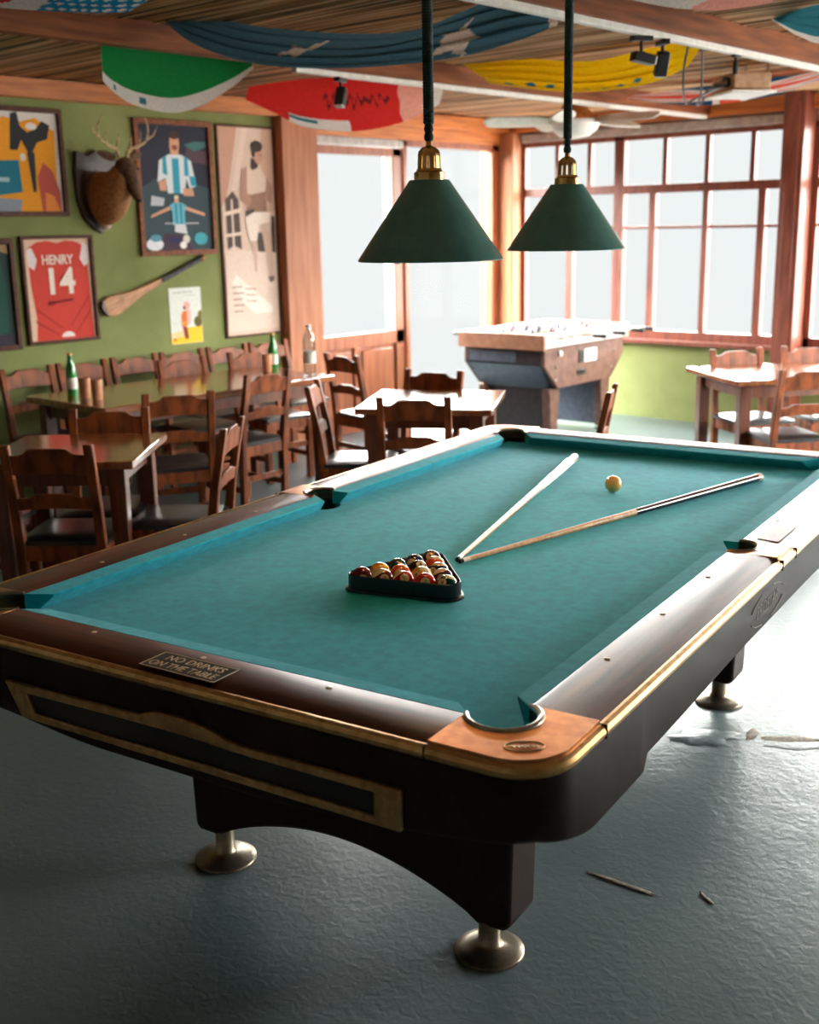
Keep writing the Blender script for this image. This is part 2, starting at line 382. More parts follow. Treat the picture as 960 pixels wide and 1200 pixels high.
# far wall: green plaster below the windows
SILL = .70
b = MB(); b.box(UL+.15, UR+.2, VF, VF+.2, 0, SILL-.03); struct(b.build('wall_far', M_plaster, smooth=0))
b = MB(); b.box(UL, UR+.2, VF, VF+.2, 2.37, ZC+.02); struct(b.build('wall_far', grey_rail, smooth=0))
b = MB(); b.box(-1.54, -1.37, 7.27, VF+.05, 0, 2.59); b.box(-1.505, -1.405, 7.262, 7.28, .02, 2.5); struct(b.build('trim_9', wood_frame, bevel=.006))
def window(n, x0, x1, zt, uppers, lowers, ysplit, zmid):
    """uppers/lowers: vertical bar centre lines"""
    root = thing('window_%d' % n, None, None, ((x0+x1)/2, VF, 0)); struct(root)
    cx = (x0+x1)/2; f = MB(); y0, y1 = -.02, .035
    f.box(x0-cx, x0-cx+.05, y0, y1, SILL-.02, zt); f.box(x1-cx-.05, x1-cx, y0, y1, SILL-.02, zt)
    f.box(x0-cx, x1-cx, y0, y1, zt-.035, zt+.01); f.box(x0-cx, x1-cx, y0, y1, SILL-.02, SILL+.065)
    f.build('window_frame', wood_frame, root, bevel=.004)
    g = MB(); g.box(x0-cx-.04, x1-cx+.04, -.075, .02, SILL-.05, SILL-.012); g.build('window_sill', wood_frame, root, bevel=.004)
    f = MB(); zs, hz = zmid
    f.box(x0-cx+.04, x1-cx-.04, y0, y1, zs-.035, zs+.035)
    for u in uppers: f.box(u-cx-.021, u-cx+.021, y0+.004, y1-.004, zs+.03, zt-.03)
    for u, wd in lowers: f.box(u-cx-wd, u-cx+wd, y0+.002, y1-.002, SILL+.06, zs-.03)
    f.box(x0-cx+.05, x1-cx-.05, y0+.02, y1-.02, hz-.012, hz+.012)
    f.build('glazing_bar', wood_frame, root, bevel=.003)
    g = MB(); g.box(x0-cx+.045, x1-cx-.045, .018, .024, SILL+.06, zt-.03); g.build('pane', pane_glass, root, smooth=0)
    return root
window(1, -4.12, -3.08, 2.37, (-3.727, -3.386), ((-3.584, .035),), 0, (1.94, 1.62))
window(2, -3.08, -1.54, 2.37, (-2.645, -2.26, -1.868), ((-2.75, .033), (-2.258, .027), (-1.773, .033)), 0, (1.935, 1.62))
window(3, -1.37, .9, 2.37, (-1.0, -.55, -.1, .4), ((-.95, .03), (-.3, .03), (.35, .03)), 0, (1.935, 1.62))
window(4, .98, 3.6, 2.37, (1.5, 2.1, 2.7, 3.2), ((1.6, .03), (2.3, .03), (3.0, .03)), 0, (1.935, 1.62))
b = MB(); b.box(.9, .98, VF-.03, VF+.1, 0, 2.47); struct(b.build('trim_10', wood_frame, bevel=.004))
# grey blind rail above the windows
b = MB(); b.box(-4.1, -1.55, VF-.05, VF, 2.375, 2.45); struct(b.build('trim_11', grey_rail, bevel=.01))
# right and back walls close the room
b = MB(); b.box(UR, UR+.2, VB-.2, VF+.2, 0, .75); b.box(UR, UR+.2, VB-.2, VF+.2, 2.35, ZC+.02); b.box(UR, UR+.2, VB-.2, 4.6, .75, 2.35); b.box(UR, UR+.2, 7.2, VF+.2, .75, 2.35); struct(b.build('wall_right', M_plaster_w, smooth=0))  # unseen window gap added here to fill the left wall with light
b = MB(); b.box(UL-.2, UR+.2, VB-.2, VB, 0, ZC+.02); struct(b.build('wall_back', M_plaster_w, smooth=0))
# door 1: half glazed with two raised wood panels;  door 2: tall glazed opening
def door1():
    r = thing('door_1', None, None, (UL, 5.51, 0)); struct(r)
    y0, y1 = -.52, .52
    m = MB(); m.box(-.04, .0, y0, y0+.06, 0, 2.29); m.box(-.04, .0, y1-.1, y1, 0, 2.29)
    m.box(-.04, 0, y0, y1, 0, .14); m.box(-.04, 0, y0, y1, .70, .815); m.box(-.04, 0, y0, y1, 2.225, 2.29); m.box(-.04, 0, -.09, -.02, .14, .70)
    m.build('door_frame', wood_door, r, bevel=.005)
    for a, c in ((y0+.06, -.09), (-.02, y1-.1)):
        m = MB(); m.box(-.035, -.02, a, c, .14, .70); m.box(-.022, -.006, a+.03, c-.03, .17, .67); m.build('door_panel', wood_door, r, bevel=.01)
    m = MB(); m.box(-.024, -.018, y0+.05, y1-.09, .81, 2.23); m.build('pane', pane_glass, r, smooth=0)
    m = MB(); m.box(-.036, -.004, y1-.185, y1-.1, .81, 2.23); m.build('glazing_bead', white_paint, r, bevel=.004)
    m = MB(); m.box(-.004, .02, y1-.075, y1-.05, 1.36, 1.50); m.tube([(.03, y1-.06, 1.45), (.03, y1-.17, 1.45)], .009, 8); m.build('door_handle', black_metal, r)
    m = MB(); m.box(-.02, .02, y0, y1+.02, 2.295, 2.355); m.build('blind_rail', grey_rail, r, bevel=.01)
def door2():
    r = thing('door_2', None, None, (UL, 6.65, 0)); struct(r)
    m = MB(); m.box(-.05, .02, -.61, -.56, 0, 2.36); m.box(-.05, .02, .58, .68, 0, 2.36); m.box(-.05, .02, -.61, .68, 2.31, 2.37)
    m.build('door_frame', wood_door, r, bevel=.005)
    m = MB(); m.box(-.03, -.024, -.57, .59, .02, 2.32); m.build('pane', pane_glass, r, smooth=0)
door1(); door2()
# peeling paint on the floor
def flake(pts, hmid, lab):
    n = len(pts); cx = sum(p[0] for p in pts)/n; cy = sum(p[1] for p in pts)/n
    m = MB(); m.add([(x, y, .0015) for x, y in pts]+[(cx+(x-cx)*.78, cy+(y-cy)*.78, hmid) for x, y in pts]+[(cx, cy, hmid*.8)],
                    [(i, (i+1) % n, n+(i+1) % n, n+i) for i in range(n)]+[(n+i, n+(i+1) % n, 2*n) for i in range(n)])
    o = m.build('paint_flake', M_floor if lab == 0 else bare, floor, smooth=60); return o
bare = mat('bare_concrete', (150, 138, 122), (110, 100, 90), .8, noise=12)
def lumpy(cx, cy, rx, ry, rot, seed, n=22):
    rnd = random.Random(seed); out = []
    for k in range(n):
        a = 2*pi*k/n; q = .75+.5*rnd.random(); x = rx*q*cos(a); y = ry*q*sin(a)
        out.append((cx+x*cos(rot)-y*sin(rot), cy+x*sin(rot)+y*cos(rot)))
    return out
flake(lumpy(.79, 1.93, .115, .06, .75, 1), .0045, 0); flake(lumpy(.90, 2.05, .018, .05, .2, 12), .003, 1)
flake(lumpy(1.02, 2.10, .11, .022, .62, 2), .003, 1); flake(lumpy(1.03, 2.06, .11, .035, .62, 7), .002, 0)
flake(lumpy(1.06, 1.0, .10, .009, .1, 3), .003, 1); flake(lumpy(1.25, 1.08, .03, .006, -.5, 5), .003, 1)

# ------------------------------------------------------------------ pool table (local: x short side, y long side, origin centre on floor)
W, L, TH = 1.27, 2.54, RAD(10)
PT = M.Rotation(TH, 4, 'Z')
def tw(x, y, z=0): return PT @ V((x, y, z))          # table corner frame to room frame
ctr = tw(W/2, L/2)
ZN, ZB, ZT = .80, .7635, .807
pool = thing('pool_table', 'large pool table with teal cloth, dark wood rails and bronze corner caps', 'pool table', ctr, TH)
def lx(x, y): return (x-W/2, y-L/2)
OFF = M.Translation((-W/2, -L/2, 0))
def TB():
    m = MB(); m.x = OFF.copy(); return m
def arc(cx, cy, r, a0, a1, n=12): return [(cx+r*cos(a0+(a1-a0)*k/n), cy+r*sin(a0+(a1-a0)*k/n)) for k in range(n+1)]
CC, CR = -.1061, .084      # corner pocket centre offset and radius
SCN, SR = -.062, .064     # side pocket centre offset and radius
E_ = -.05
def bed_outline():
    dx = E_-CC; q = sqrt(CR**2-dx**2); a0, a1 = atan2(q, dx), atan2(dx, q); pts = []
    pts += arc(CC, CC, CR, a0, a1, 14)
    pts += arc(W-CC, CC, CR, pi-a1, pi-a0, 14)
    h = sqrt(SR**2-.012**2); aa = atan2(h, .012)
    pts += arc(W-SCN, L/2, SR, pi+aa, pi-aa, 14)
    pts += arc(W-CC, L-CC, CR, pi+a0, pi+a1, 14)
    pts += arc(CC, L-CC, CR, -a1, -a0, 14)
    pts += arc(SCN, L/2, SR, aa, -aa, 14)
    return pts
m = TB(); m.prism(bed_outline(), ZB-.03, ZB); m.build('playing_surface', cloth, pool, smooth=0)
# cushions
PROF = [(0, .7985), (.002, .8005), (.05, ZT), (.05, ZB-.003), (.03, ZB-.003), (.008, .786), (.0015, .794)]
def cushion(org, along, out, a0, a1, k0, k1):
    m = TB(); rings = []
    o = V((*org, 0)); A = V((*along, 0)); O = V((*out, 0))
    for end, k in ((a0, -k0), (a1, k1)):
        rings.append([o+A*(end+k*d)+O*d+V((0, 0, z)) for d, z in PROF])
    mid = [[p.lerp(q, t) for p, q in zip(rings[0], rings[1])] for t in (.0, 1.)]
    m.loft(mid); m.build('cushion', cloth, pool, bevel=.0016, smooth=30)
J, JS = .082, .066
cushion((0, 0), (1, 0), (0, -1), J, W-J, 1., 1.)
cushion((0, L), (1, 0), (0, 1), J, W-J, 1., 1.)
for x, o in ((0, -1), (W, 1)):
    cushion((x, 0), (0, 1), (o, 0), J, L/2-JS, 1., .45)
    cushion((x, 0), (0, 1), (o, 0), L/2+JS, L-J, .45, 1.)
# rails
RP = [(.05, ZT-.001), (.06, ZT+.002), (.12, ZT+.003), (.165, ZT), (.184, .800), (.186, .77), (.05, .77)]
def rail(org, along, out, a0, a1, m_):
    m = TB(); o = V((*org, 0)); A = V((*along, 0)); O = V((*out, 0))
    m.loft([[o+A*e+O*d+V((0, 0, z)) for d, z in RP] for e in (a0, a1)]); return m.build('rail', m_, pool, smooth=40)
c0 = .035; s0 = .068
rail((0, 0), (1, 0), (0, -1), c0, W-c0, rail_wood_x); rail((0, L), (1, 0), (0, 1), c0, W-c0, rail_wood_x)
for x, o in ((0, -1), (W, 1)):
    rail((x, 0), (0, 1), (o, 0), c0, L/2-s0, rail_wood_y); rail((x, 0), (0, 1), (o, 0), L/2+s0, L-c0, rail_wood_y)
# sights
def sight(x, y):
    m = TB(); m.lathe([(.0065, ZT), (.0065, ZT+.0035), (.004, ZT+.0042)], (x, y, 0), 12); m.build('sight', ivory, pool)
for k in (1, 2, 3): sight(W*k/4, -.082); sight(W*k/4, L+.082)
for k in (1, 2, 3, 5, 6, 7): sight(-.082, L*k/8); sight(W+.082, L*k/8)
# corner caps and side caps: bronze castings with the pocket bite, plus liners and pocket cups
def pocket_cup(T, hole, c, r):
    m = TB(); n = len(hole)
    m.add([(*T(p), ZT) for p in hole]+[(*T(p), .70) for p in hole], [(k, k+1, n+k+1, n+k) for k in range(n-1)])
    m.lathe([(r, ZB-.032), (r*.95, .68), (r*.85, .645), (.0, .64)], (*T(c), 0), 28, cap=False)
    o = m.build('pocket', leather_black, pool, fix=False)
    return o
def corner_cap(sx, sy):
    def T(p): return ((W/2+sx*(W/2+p[0])), (L/2+sy*(L/2+p[1])))
    r = .095; d = .186; ro = d
    pts = [(-c0, .05), (-c0-.012, ro)]
    # going outward: p = (outward x from corner, outward y from corner)
    pts = [(-c0, .051), (-c0, ro)]+[(ro-r+r*cos(a), ro-r+r*sin(a)) for a in [pi/2-pi/2*k/10 for k in range(11)]]+[(ro, -c0), (.051, -c0)]
    R = .064; a0 = atan2(-c0-.03, .051-.03)
    a_s = atan2(-c0-.03, .022); hole = []
    st = atan2(-.065, .021); en = atan2(.021, -.065)
    # bulging bite around (.03,.03)
    for k in range(15):
        a = st+(en-st)*k/14; hole.append((.03+.068*cos(a), .03+.068*sin(a)))
    poly = pts+hole
    m = TB(); n = len(poly)
    top = [(*T(p), ZT+.003) for p in poly]; bot = [(*T(p), .772) for p in poly]
    m.add(top+bot, [list(range(n)), [n+i for i in range(n)][::-1]]+[(i, n+i, n+(i+1) % n, (i+1) % n) for i in range(n)])
    o = m.build('corner_cap', bronze, pool, bevel=.003)
    m = TB(); m.tube([(*T(p), ZT+.001) for p in hole], [.005]+[.0075]*13+[.005], 8); m.build('pocket_rim', chrome, o)
    pocket_cup(T, hole, (.075, .075), .070)
    return o
def side_cap(sx):
    def T(p): return ((W/2+sx*(W/2+p[0])), L/2+p[1])
    hole = [(.058+.058*cos(a), .056*sin(a)) for a in [-pi/2-.15+(pi+.3)*k/16 for k in range(17)]]
    poly = [(.186, -s0), (.186, s0), (.051, s0)]+hole[::-1]+[(.051, -s0)]
    m = TB(); n = len(poly); top = [(*T(p), ZT+.003) for p in poly]; bot = [(*T(p), .772) for p in poly]
    m.add(top+bot, [list(range(n)), [n+i for i in range(n)][::-1]]+[(i, n+i, n+(i+1) % n, (i+1) % n) for i in range(n)])
    o = m.build('side_cap', bronze, pool, bevel=.003)
    m = TB(); m.tube([(*T(p), ZT+.001) for p in hole], [.004]+[.0065]*15+[.004], 8); m.build('pocket_rim', chrome, o)
    pocket_cup(T, hole, (.066, 0), .060)
nr_cap = corner_cap(1, -1)
for a, c in ((-1, -1), (-1, 1), (1, 1)): corner_cap(a, c)
side_cap(-1); side_cap(1)
# oval badge pressed into the nearest cap
bx, by = 1.389, -.127; bm_ = OFF @ M.Translation((bx, by, ZT+.003)) @ M.Rotation(RAD(33), 4, 'Z')
m = MB(); m.x = bm_; m.tube([(.034*cos(a), .019*sin(a), .0006) for a in [2*pi*k/36 for k in range(36)]], .0014, 6, closed=True)
m.tube([(-.024+.048*k/40, .0055*sin(k*.95)*(1-.5*abs(k-20)/20), .0006) for k in range(41)], .0012, 5)
m.tube([(-.012+.024*k/8, -.011, .0004) for k in range(9)], .0008, 5); m.tube([(-.008+.016*k/8, .011, .0004) for k in range(9)], .0008, 5)
m.build('cap_badge', gold_dull, nr_cap)
# outline of the table at offset d outside the noses
def ring(d, r, n=8):
    pts = []
    for (cx, cy, a0) in ((W+d-r, -d+r, -pi/2), (W+d-r, L+d-r, 0), (-d+r, L+d-r, pi/2), (-d+r, -d+r, pi)):
        pts += [(cx+r*cos(a0+pi/2*k/n), cy+r*sin(a0+pi/2*k/n)) for k in range(n+1)]
    return pts
def sweep(m, prof, closed=True):
    """prof: list of (d, z)"""
    rings = [ring(d, .095+(d-.186)) for d, z in prof]; n = len(rings[0])
    for i in range(len(prof) if closed else len(prof)-1):
        j = (i+1) % len(prof)
        vs = [(*p, prof[i][1]) for p in rings[i]]+[(*p, prof[j][1]) for p in rings[j]]
        m.add(vs, [(k, (k+1) % n, n+(k+1) % n, n+k) for k in range(n)])
m = TB(); sweep(m, [(.184, .803), (.190, .8035), (.197, .799), (.2005, .791), (.199, .783), (.194, .778), (.184, .778)]); m.build('edge_trim', gold, pool, smooth=60, fix=False)
for q in [(-c0, 0), (1, 1)]: pass
# seams in the trim either side of each cap
m = TB()
for sx in (-1, 1):
    for yy in (-c0+.07, L+c0-.07, L/2-s0, L/2+s0):
        x = W/2+sx*(W/2+.192); m.box(x-.0095, x+.0095, yy-.001, yy+.001, .7775, .8045)
for sy in (-1, 1):
    for xx in (c0, W-c0):
        y = L/2+sy*(L/2+.192); m.box(xx-.001, xx+.001, y-.0095, y+.0095, .7775, .8045)
m.build('trim_seam', sign_black, pool, smooth=0)
# aprons: outer skin follows the rounded outline, lower edge deeper towards the middle
def zlow(x, y):
    fx = min(x+.19, W+.19-x); fy = min(y+.19, L+.19-y)
    onx = min(abs(x+.19), abs(x-W-.19)) < .02
    def st(t, a, b): t = max(0, min(1, (t-a)/(b-a))); return t*t*(3-2*t)
    if onx: return .656-.049*st(fy, .0, .22)+.034*st(fy, .445, .46)+.012*st(fy, .46, 1.2)
    return .657-.03*st(fx, .0, .28)-.028*st(fx, .2, .62)
def dense_ring(d, r):
    p = ring(d, r); out = []
    for i in range(len(p)):
        a = V(p[i]); c = V(p[(i+1) % len(p)]); n = max(1, int((c-a).length/.02))
        out += [tuple(a.lerp(c, k/n)) for k in range(n)]
    return out
m = TB(); ro = dense_ring(.191, .10); ri = dense_ring(.160, .069); n = len(ro)
def near(p, ref): return min(ref, key=lambda q: (q[0]-p[0])**2+(q[1]-p[1])**2)
zl = [zlow(*p) for p in ro]
inn = [((p[0]-W/2)*(1-.03/(W/2+.19))+W/2, (p[1]-L/2)*(1-.03/(L/2+.19))+L/2) for p in ro]
vs = [(*p, .779) for p in ro]+[(p[0], p[1], z+.012) for p, z in zip(ro, zl)]+[(p[0]+(q[0]-p[0])*.25, p[1]+(q[1]-p[1])*.25, z) for p, q, z in zip(ro, inn, zl)]+[(*p, z) for p, z in zip(inn, zl)]+[(*p, .76) for p in inn]
m.add(vs, [(k+a*n, (k+1) % n+a*n, (k+1) % n+(a+1)*n, k+(a+1)*n) for a in range(4) for k in range(n)])
apron = m.build('apron', cabinet, pool, smooth=50, fix=False)
m = TB(); m.box(0, W, 0, L, .63, .73); m.build('cabinet_box', cabinet_dark, pool)
# ball return in the near apron
FR = -.191
mxp = M(((1, 0, 0, 0), (0, 0, -1, 0), (0, 1, 0, 0), (0, 0, 0, 1)))       # local xy -> table xz, extrude towards -y
br = TB(); out = [(.150, .705), (.18, .709), (.52, .7115), (.555, .713), (.60, .729), (.66, .731), (.735, .724), (.80, .7075), (.85, .7065), (1.187, .708), (1.186, .628), (.197, .628)]
inner = [(.218, .688), (.50, .6935), (.56, .694), (.61, .6945), (.66, .6945), (.735, .6935), (.80, .690), (.85, .6895), (1.129, .691), (1.128, .643), (.240, .643)]
def frame_strip(m, o, i, y0, y1):
    # outer & inner outlines of equal count
    n = len(o)
    vs = [(x, y1, z) for x, z in o]+[(x, y1, z) for x, z in i]+[(x, y0, z) for x, z in o]+[(x, y0, z) for x, z in i]
    fs = []
    for k in range(n):
        l = (k+1) % n
        fs += [(k, l, n+l, n+k), (2*n+k, 3*n+k, 3*n+l, 2*n+l), (k, 2*n+k, 2*n+l, l), (n+k, n+l, 3*n+l, 3*n+k)]
    m.add(vs, fs)
o2 = [out[0]]+out[2:]
frame_strip(br, o2, inner, FR+.004, FR-.010)
ret = br.build('ball_return_frame', gold_dull, pool, bevel=.0035, smooth=40)
m = TB(); m.prism(inner, -FR-.002, -FR+.0015, mxp); m.build('ball_return_slot', sign_black, ret, smooth=0)
# pedestals
def pedestal(y0, y1):
    x0, x1 = .150, 1.120
    pts = [(x0-.006, .66), (x0, .30), (x0+.006, .09), (x0+.022, .078), (x0+.09, .078)]
    for k in range(1, 24):
        t = k/24; pts.append((x0+.09+(x1-x0-.18)*t, .078+.105*sin(pi*t)**.8))
    pts += [(x1-.09, .078), (x1-.022, .078), (x1-.006, .09), (x1, .30), (x1+.006, .66)]
    m = TB(); m.prism(pts, -y1, -y0, mxp); m.build('pedestal', cabinet, pool, bevel=.012, smooth=50)
pedestal(.352, .49); pedestal(L-.49, L-.352)
def foot(x, y):
    m = TB(); m.lathe([(.083, 0), (.0835, .006), (.081, .0085), (.06, .0155), (.034, .021), (.026, .03), (.0245, .09)], (x, y, 0), 40)
    m.build('levelling_foot', steel_foot, pool, smooth=50)
for y in (.378, L-.40):
    for x in (.238, 1.05 if y < 1 else 1.06): foot(x, y+ (.0 if y < 1 else -.06))
# writing
sg = OFF @ M.Translation((.646, -.137, ZT+.0035)) @ M.Rotation(RAD(-.5), 4, 'Z') @ M.Rotation(RAD(0), 4, 'X')
m = MB(); m.x = sg; m.box(-.101, .101, -.039, .039, -.002, .001); sign = m.build('sign_plate', sign_black, pool, bevel=.0008); sign['label'] = 'black plate with gold letters'
m = MB(); m.x = sg
for a in ((-.1, .1, .0365, .0385), (-.1, .1, -.0385, -.0365), (-.1, -.098, -.0385, .0385), (.098, .1, -.0385, .0385)): m.box(*a, .001, .0016)
m.build('sign_border', sign_gold, sign, smooth=0)
text('sign_lettering', 'NO DRINKS', .0335, sign_gold, sg @ M.Translation((.004, .0155, .0014)), sign, sx=.86)
text('sign_lettering', 'ON THE TABLE', .0335, sign_gold, sg @ M.Translation((-.002, -.0175, .0014)), sign, sx=.78)
m = TB(); m.prism([(1.357, 1.564), (1.357, 1.36), (1.417, 1.35), (1.417, 1.545)], ZT+.002, ZT+.0045); m.build('rail_plaque', plaque_brown, pool, bevel=.0008)
pm = OFF @ M.Translation((W+.1918, 1.10, .714)) @ M(((0, 0, 1, 0), (1, 0, 0, 0), (0, 1, 0, 0), (0, 0, 0, 1)))
text('apron_lettering', 'PROSTAR', .046, faint_letter, pm, apron, shear=.2, ext=.0003)
m = MB(); m.x = pm
for a0, a1 in ((.35, 1.25), (1.9, 2.8), (3.5, 4.4), (5.0, 5.95)):
    m.tube([(0.15*cos(a0+(a1-a0)*k/12), .042*sin(a0+(a1-a0)*k/12), 0) for k in range(13)], .0015, 5)
m.build('apron_emblem', faint_letter, apron)

# ------------------------------------------------------------------ on the table
BR = .0286
def ball_mat(name, col, stripe, spots=True):
    m = bpy.data.materials.new(name); m.use_nodes = True; n = m.node_tree; p = n.nodes['Principled BSDF']
    p.inputs['Roughness'].default_value = .08; p.inputs['Coat Weight'].default_value = .5
    t = n.nodes.new('ShaderNodeTexCoord'); s = n.nodes.new('ShaderNodeSeparateXYZ'); n.links.new(t.outputs['Object'], s.inputs[0])
    def math_(op, a, v): q = n.nodes.new('ShaderNodeMath'); q.operation = op; n.links.new(a, q.inputs[0]); q.inputs[1].default_value = v; return q.outputs[0]
    def mix(f, a, c):
        q = n.nodes.new('ShaderNodeMix'); q.data_type = 'RGBA'; n.links.new(f, q.inputs['Factor'])
        for sk, v in ((q.inputs[6], a), (q.inputs[7], c)):
            if isinstance(v, tuple): sk.default_value = (*v, 1)
            else: n.links.new(v, sk)
        return q.outputs[2]
    ax = math_('ABSOLUTE', s.outputs['X'], 0); az = math_('ABSOLUTE', s.outputs['Z'], 0)
    cream = s2l((238, 206, 150)); c = s2l(col)
    cur = c
    if stripe: cur = mix(math_('GREATER_THAN', az, BR*.56), c, cream)
    if spots: cur = mix(math_('GREATER_THAN', ax, BR*.91), cur, cream)
    if isinstance(cur, tuple): p.inputs['Base Color'].default_value = (*cur, 1)
    else: n.links.new(cur, p.inputs['Base Color'])
    return m
def sphere_mesh(name, mm):
    bm = bmesh.new(); bmesh.ops.create_uvsphere(bm, u_segments=32, v_segments=20, radius=BR); me = bpy.data.meshes.new(name); bm.to_mesh(me); bm.free()
    for p in me.polygons: p.use_smooth = True
    me.materials.append(mm); return me
e1 = V((.982, .187)); e2 = V((-.187, .982))
RACK0 = V((.5735, .5820))
layout = [[(7, (112, 26, 24), 0, 'maroon'), (15, (120, 30, 28), 1, 'maroon-striped'), (11, (196, 36, 30), 1, 'red-striped'), (3, (200, 34, 26), 0, 'red'), (14, (16, 74, 70), 1, 'green-striped')],
          [(1, (240, 160, 30), 0, 'yellow'), (5, (238, 96, 24), 0, 'orange'), (9, (240, 166, 40), 1, 'yellow-striped'), (12, (70, 34, 46), 1, 'purple-striped')],
          [(6, (18, 60, 46), 0, 'dark green'), (8, (20, 18, 20), 0, 'black'), (10, (26, 42, 80), 1, 'blue-striped')],
          [(2, (22, 34, 84), 0, 'dark blue'), (13, (234, 80, 30), 1, 'orange-striped')],
          [(4, (62, 26, 44), 0, 'purple')]]
rows = ['in the front row of the rack', 'in the second row of the rack', 'in the middle row of the rack', 'in the two-ball row of the rack', 'at the far tip of the rack']
def place_ball(me, x, y, label, num=None, seed=0, group=None):
    p = tw(x, y, ZB+BR+.0006); o = bpy.data.objects.new('pool_ball' if num else 'cue_ball', me); COL.objects.link(o); o.location = p
    tag(o, label, 'pool ball', group)
    rnd = random.Random(seed)
    d = (CAM-p).normalized(); d = (d+V((rnd.uniform(-.6, .6), rnd.uniform(-.6, .6), rnd.uniform(-.05, .5)))).normalized()
    q = d.to_track_quat('X', 'Z'); o.rotation_mode = 'QUATERNION'
    o.rotation_quaternion = q @ V((1, 0, 0)).rotation_difference(V((1, 0, 0))) @ M.Rotation(rnd.uniform(-.6, .6), 3, 'X').to_quaternion()
    if num:
        cu = bpy.data.curves.new('n', 'FONT'); cu.body = str(num); cu.size = .014; cu.align_x = 'CENTER'; cu.align_y = 'CENTER'; cu.offset = .0003; cu.resolution_u = 2
        tt = bpy.data.objects.new('tmp', cu); COL.objects.link(tt); tm = bpy.data.meshes.new_from_object(tt.evaluated_get(bpy.context.evaluated_depsgraph_get()))
        bpy.data.objects.remove(tt); bpy.data.curves.remove(cu)
        tm.transform(M(((0, 0, 1, 0), (1, 0, 0, 0), (0, 1, 0, 0), (0, 0, 0, 1))) @ M.Diagonal((.75, 1, 1, 1)))
        for v_ in tm.vertices:
            y, z = v_.co.y, v_.co.z; v_.co.x = sqrt(max(1e-8, BR*BR-y*y-z*z))+.0003
        tm.materials.clear(); tm.materials.append(sign_black); tm.name = 'ball_number'
        nn = bpy.data.objects.new('ball_number', tm); COL.objects.link(nn); nn.parent = o
for r, row in enumerate(layout):
    for c, (num, col, stp, nm) in enumerate(row):
        p = RACK0+e1*(.0574*(c+.5*r))+e2*(.0497*r)
        place_ball(sphere_mesh('pool_ball', ball_mat('ball_%d' % num, col, stp)), p.x, p.y, '%s pool ball with number %d %s' % (nm, num, rows[r]), num, num*3+1, 'racked pool balls')
place_ball(sphere_mesh('cue_ball', ball_mat('ball_cue', (236, 176, 88), 0, False)), .715, 1.898, 'pale yellow cue ball alone on the teal cloth between the two cues')
# triangle rack
def rack():
    root = thing('ball_rack', 'black plastic triangle rack around the pool balls on the teal cloth', 'ball rack', tw(RACK0.x, RACK0.y, ZB+.0005), TH+atan2(.187, .982))
    A = [V((0, 0)), V((.0574*4, 0)), V((.0574*2, .0497*4))]
    def loop(d, z):
        out = []
        for k in range(3):
            p = A[k]; a = {0: -pi*5/6-pi/3, 1: -pi/2, 2: pi/6}[k]
            a = {0: pi*5/6, 1: -pi/2, 2: pi/6}[k]
            for j in range(9): t = a+(2*pi/3)*j/8; out.append((p.x+d*cos(t), p.y+d*sin(t), z))
        return out
    prof = [(.0305, .004), (.0305, .0405), (.033, .043), (.0355, .0415), (.0358, .008), (.043, .006), (.0435, .0), (.0335, .0)]
    m = MB(); rings = [loop(d, z) for d, z in prof]; n = len(rings[0])
    for i in range(len(prof)):
        j = (i+1) % len(prof); m.add(rings[i]+rings[j], [(k, (k+1) % n, n+(k+1) % n, n+k) for k in range(n)])
    m.build('rack_frame', mat('black_plastic', (24, 24, 27), (18, 18, 20), .35), root, smooth=40)
rack()
# cues
def cue(p0, p1, label, butt, stripe):
    a = tw(*p0, 0); c = tw(*p1, 0); Lc = (c-a).length; d = (c-a).normalized()
    root = thing('pool_cue', label, 'pool cue', (a.x, a.y, ZB), atan2(d.y, d.x), 'pool cues on the table')
    rt, rb = .0062, .0138
    def rr(t): return rt+(rb-rt)*t
    def seg(name, t0, t1, mm, par, extra=0.):
        m = MB(); m.tube([(t0*Lc, 0, rr(t0)+.001), ((t0+t1)/2*Lc, 0, rr((t0+t1)/2)+.001), (t1*Lc, 0, rr(t1)+.001)], [rr(t0)+extra, rr((t0+t1)/2)+extra, rr(t1)+extra], 16); return m.build(name, mm, par)
    seg('cue_tip', 0, .008, mat('cue_tip_blue', (30, 44, 52), (24, 36, 42), .8), root); seg('ferrule', .008, .025, ivory, root, .0001)
    seg('shaft', .025, .52, shaft_wood, root); b_ = seg('butt', .52, .985, butt, root, .0004); seg('bumper', .985, 1.0, chrome if stripe else cue_pale, root, .0006)
    if stripe:
        m = MB()
        for k in range(4):
            an = pi/2*k+.5; m.tube([(t*Lc, (rr(t)+.0002)*cos(an), rr(t)+.001+(rr(t)+.0002)*sin(an)) for t in (.6, .75, .95)], [.0006, .002, .003], 6)
        m.build('butt_inlay', cue_dark, b_)
cue((.668, .905), (.375, 2.335), 'pool cue with pale white butt lying nearest the left side pocket', cue_pale, True)
cue((.682, .893), (1.103, 2.30), 'pool cue with dark butt pointing at the far right corner of the cloth', cue_dark, False)

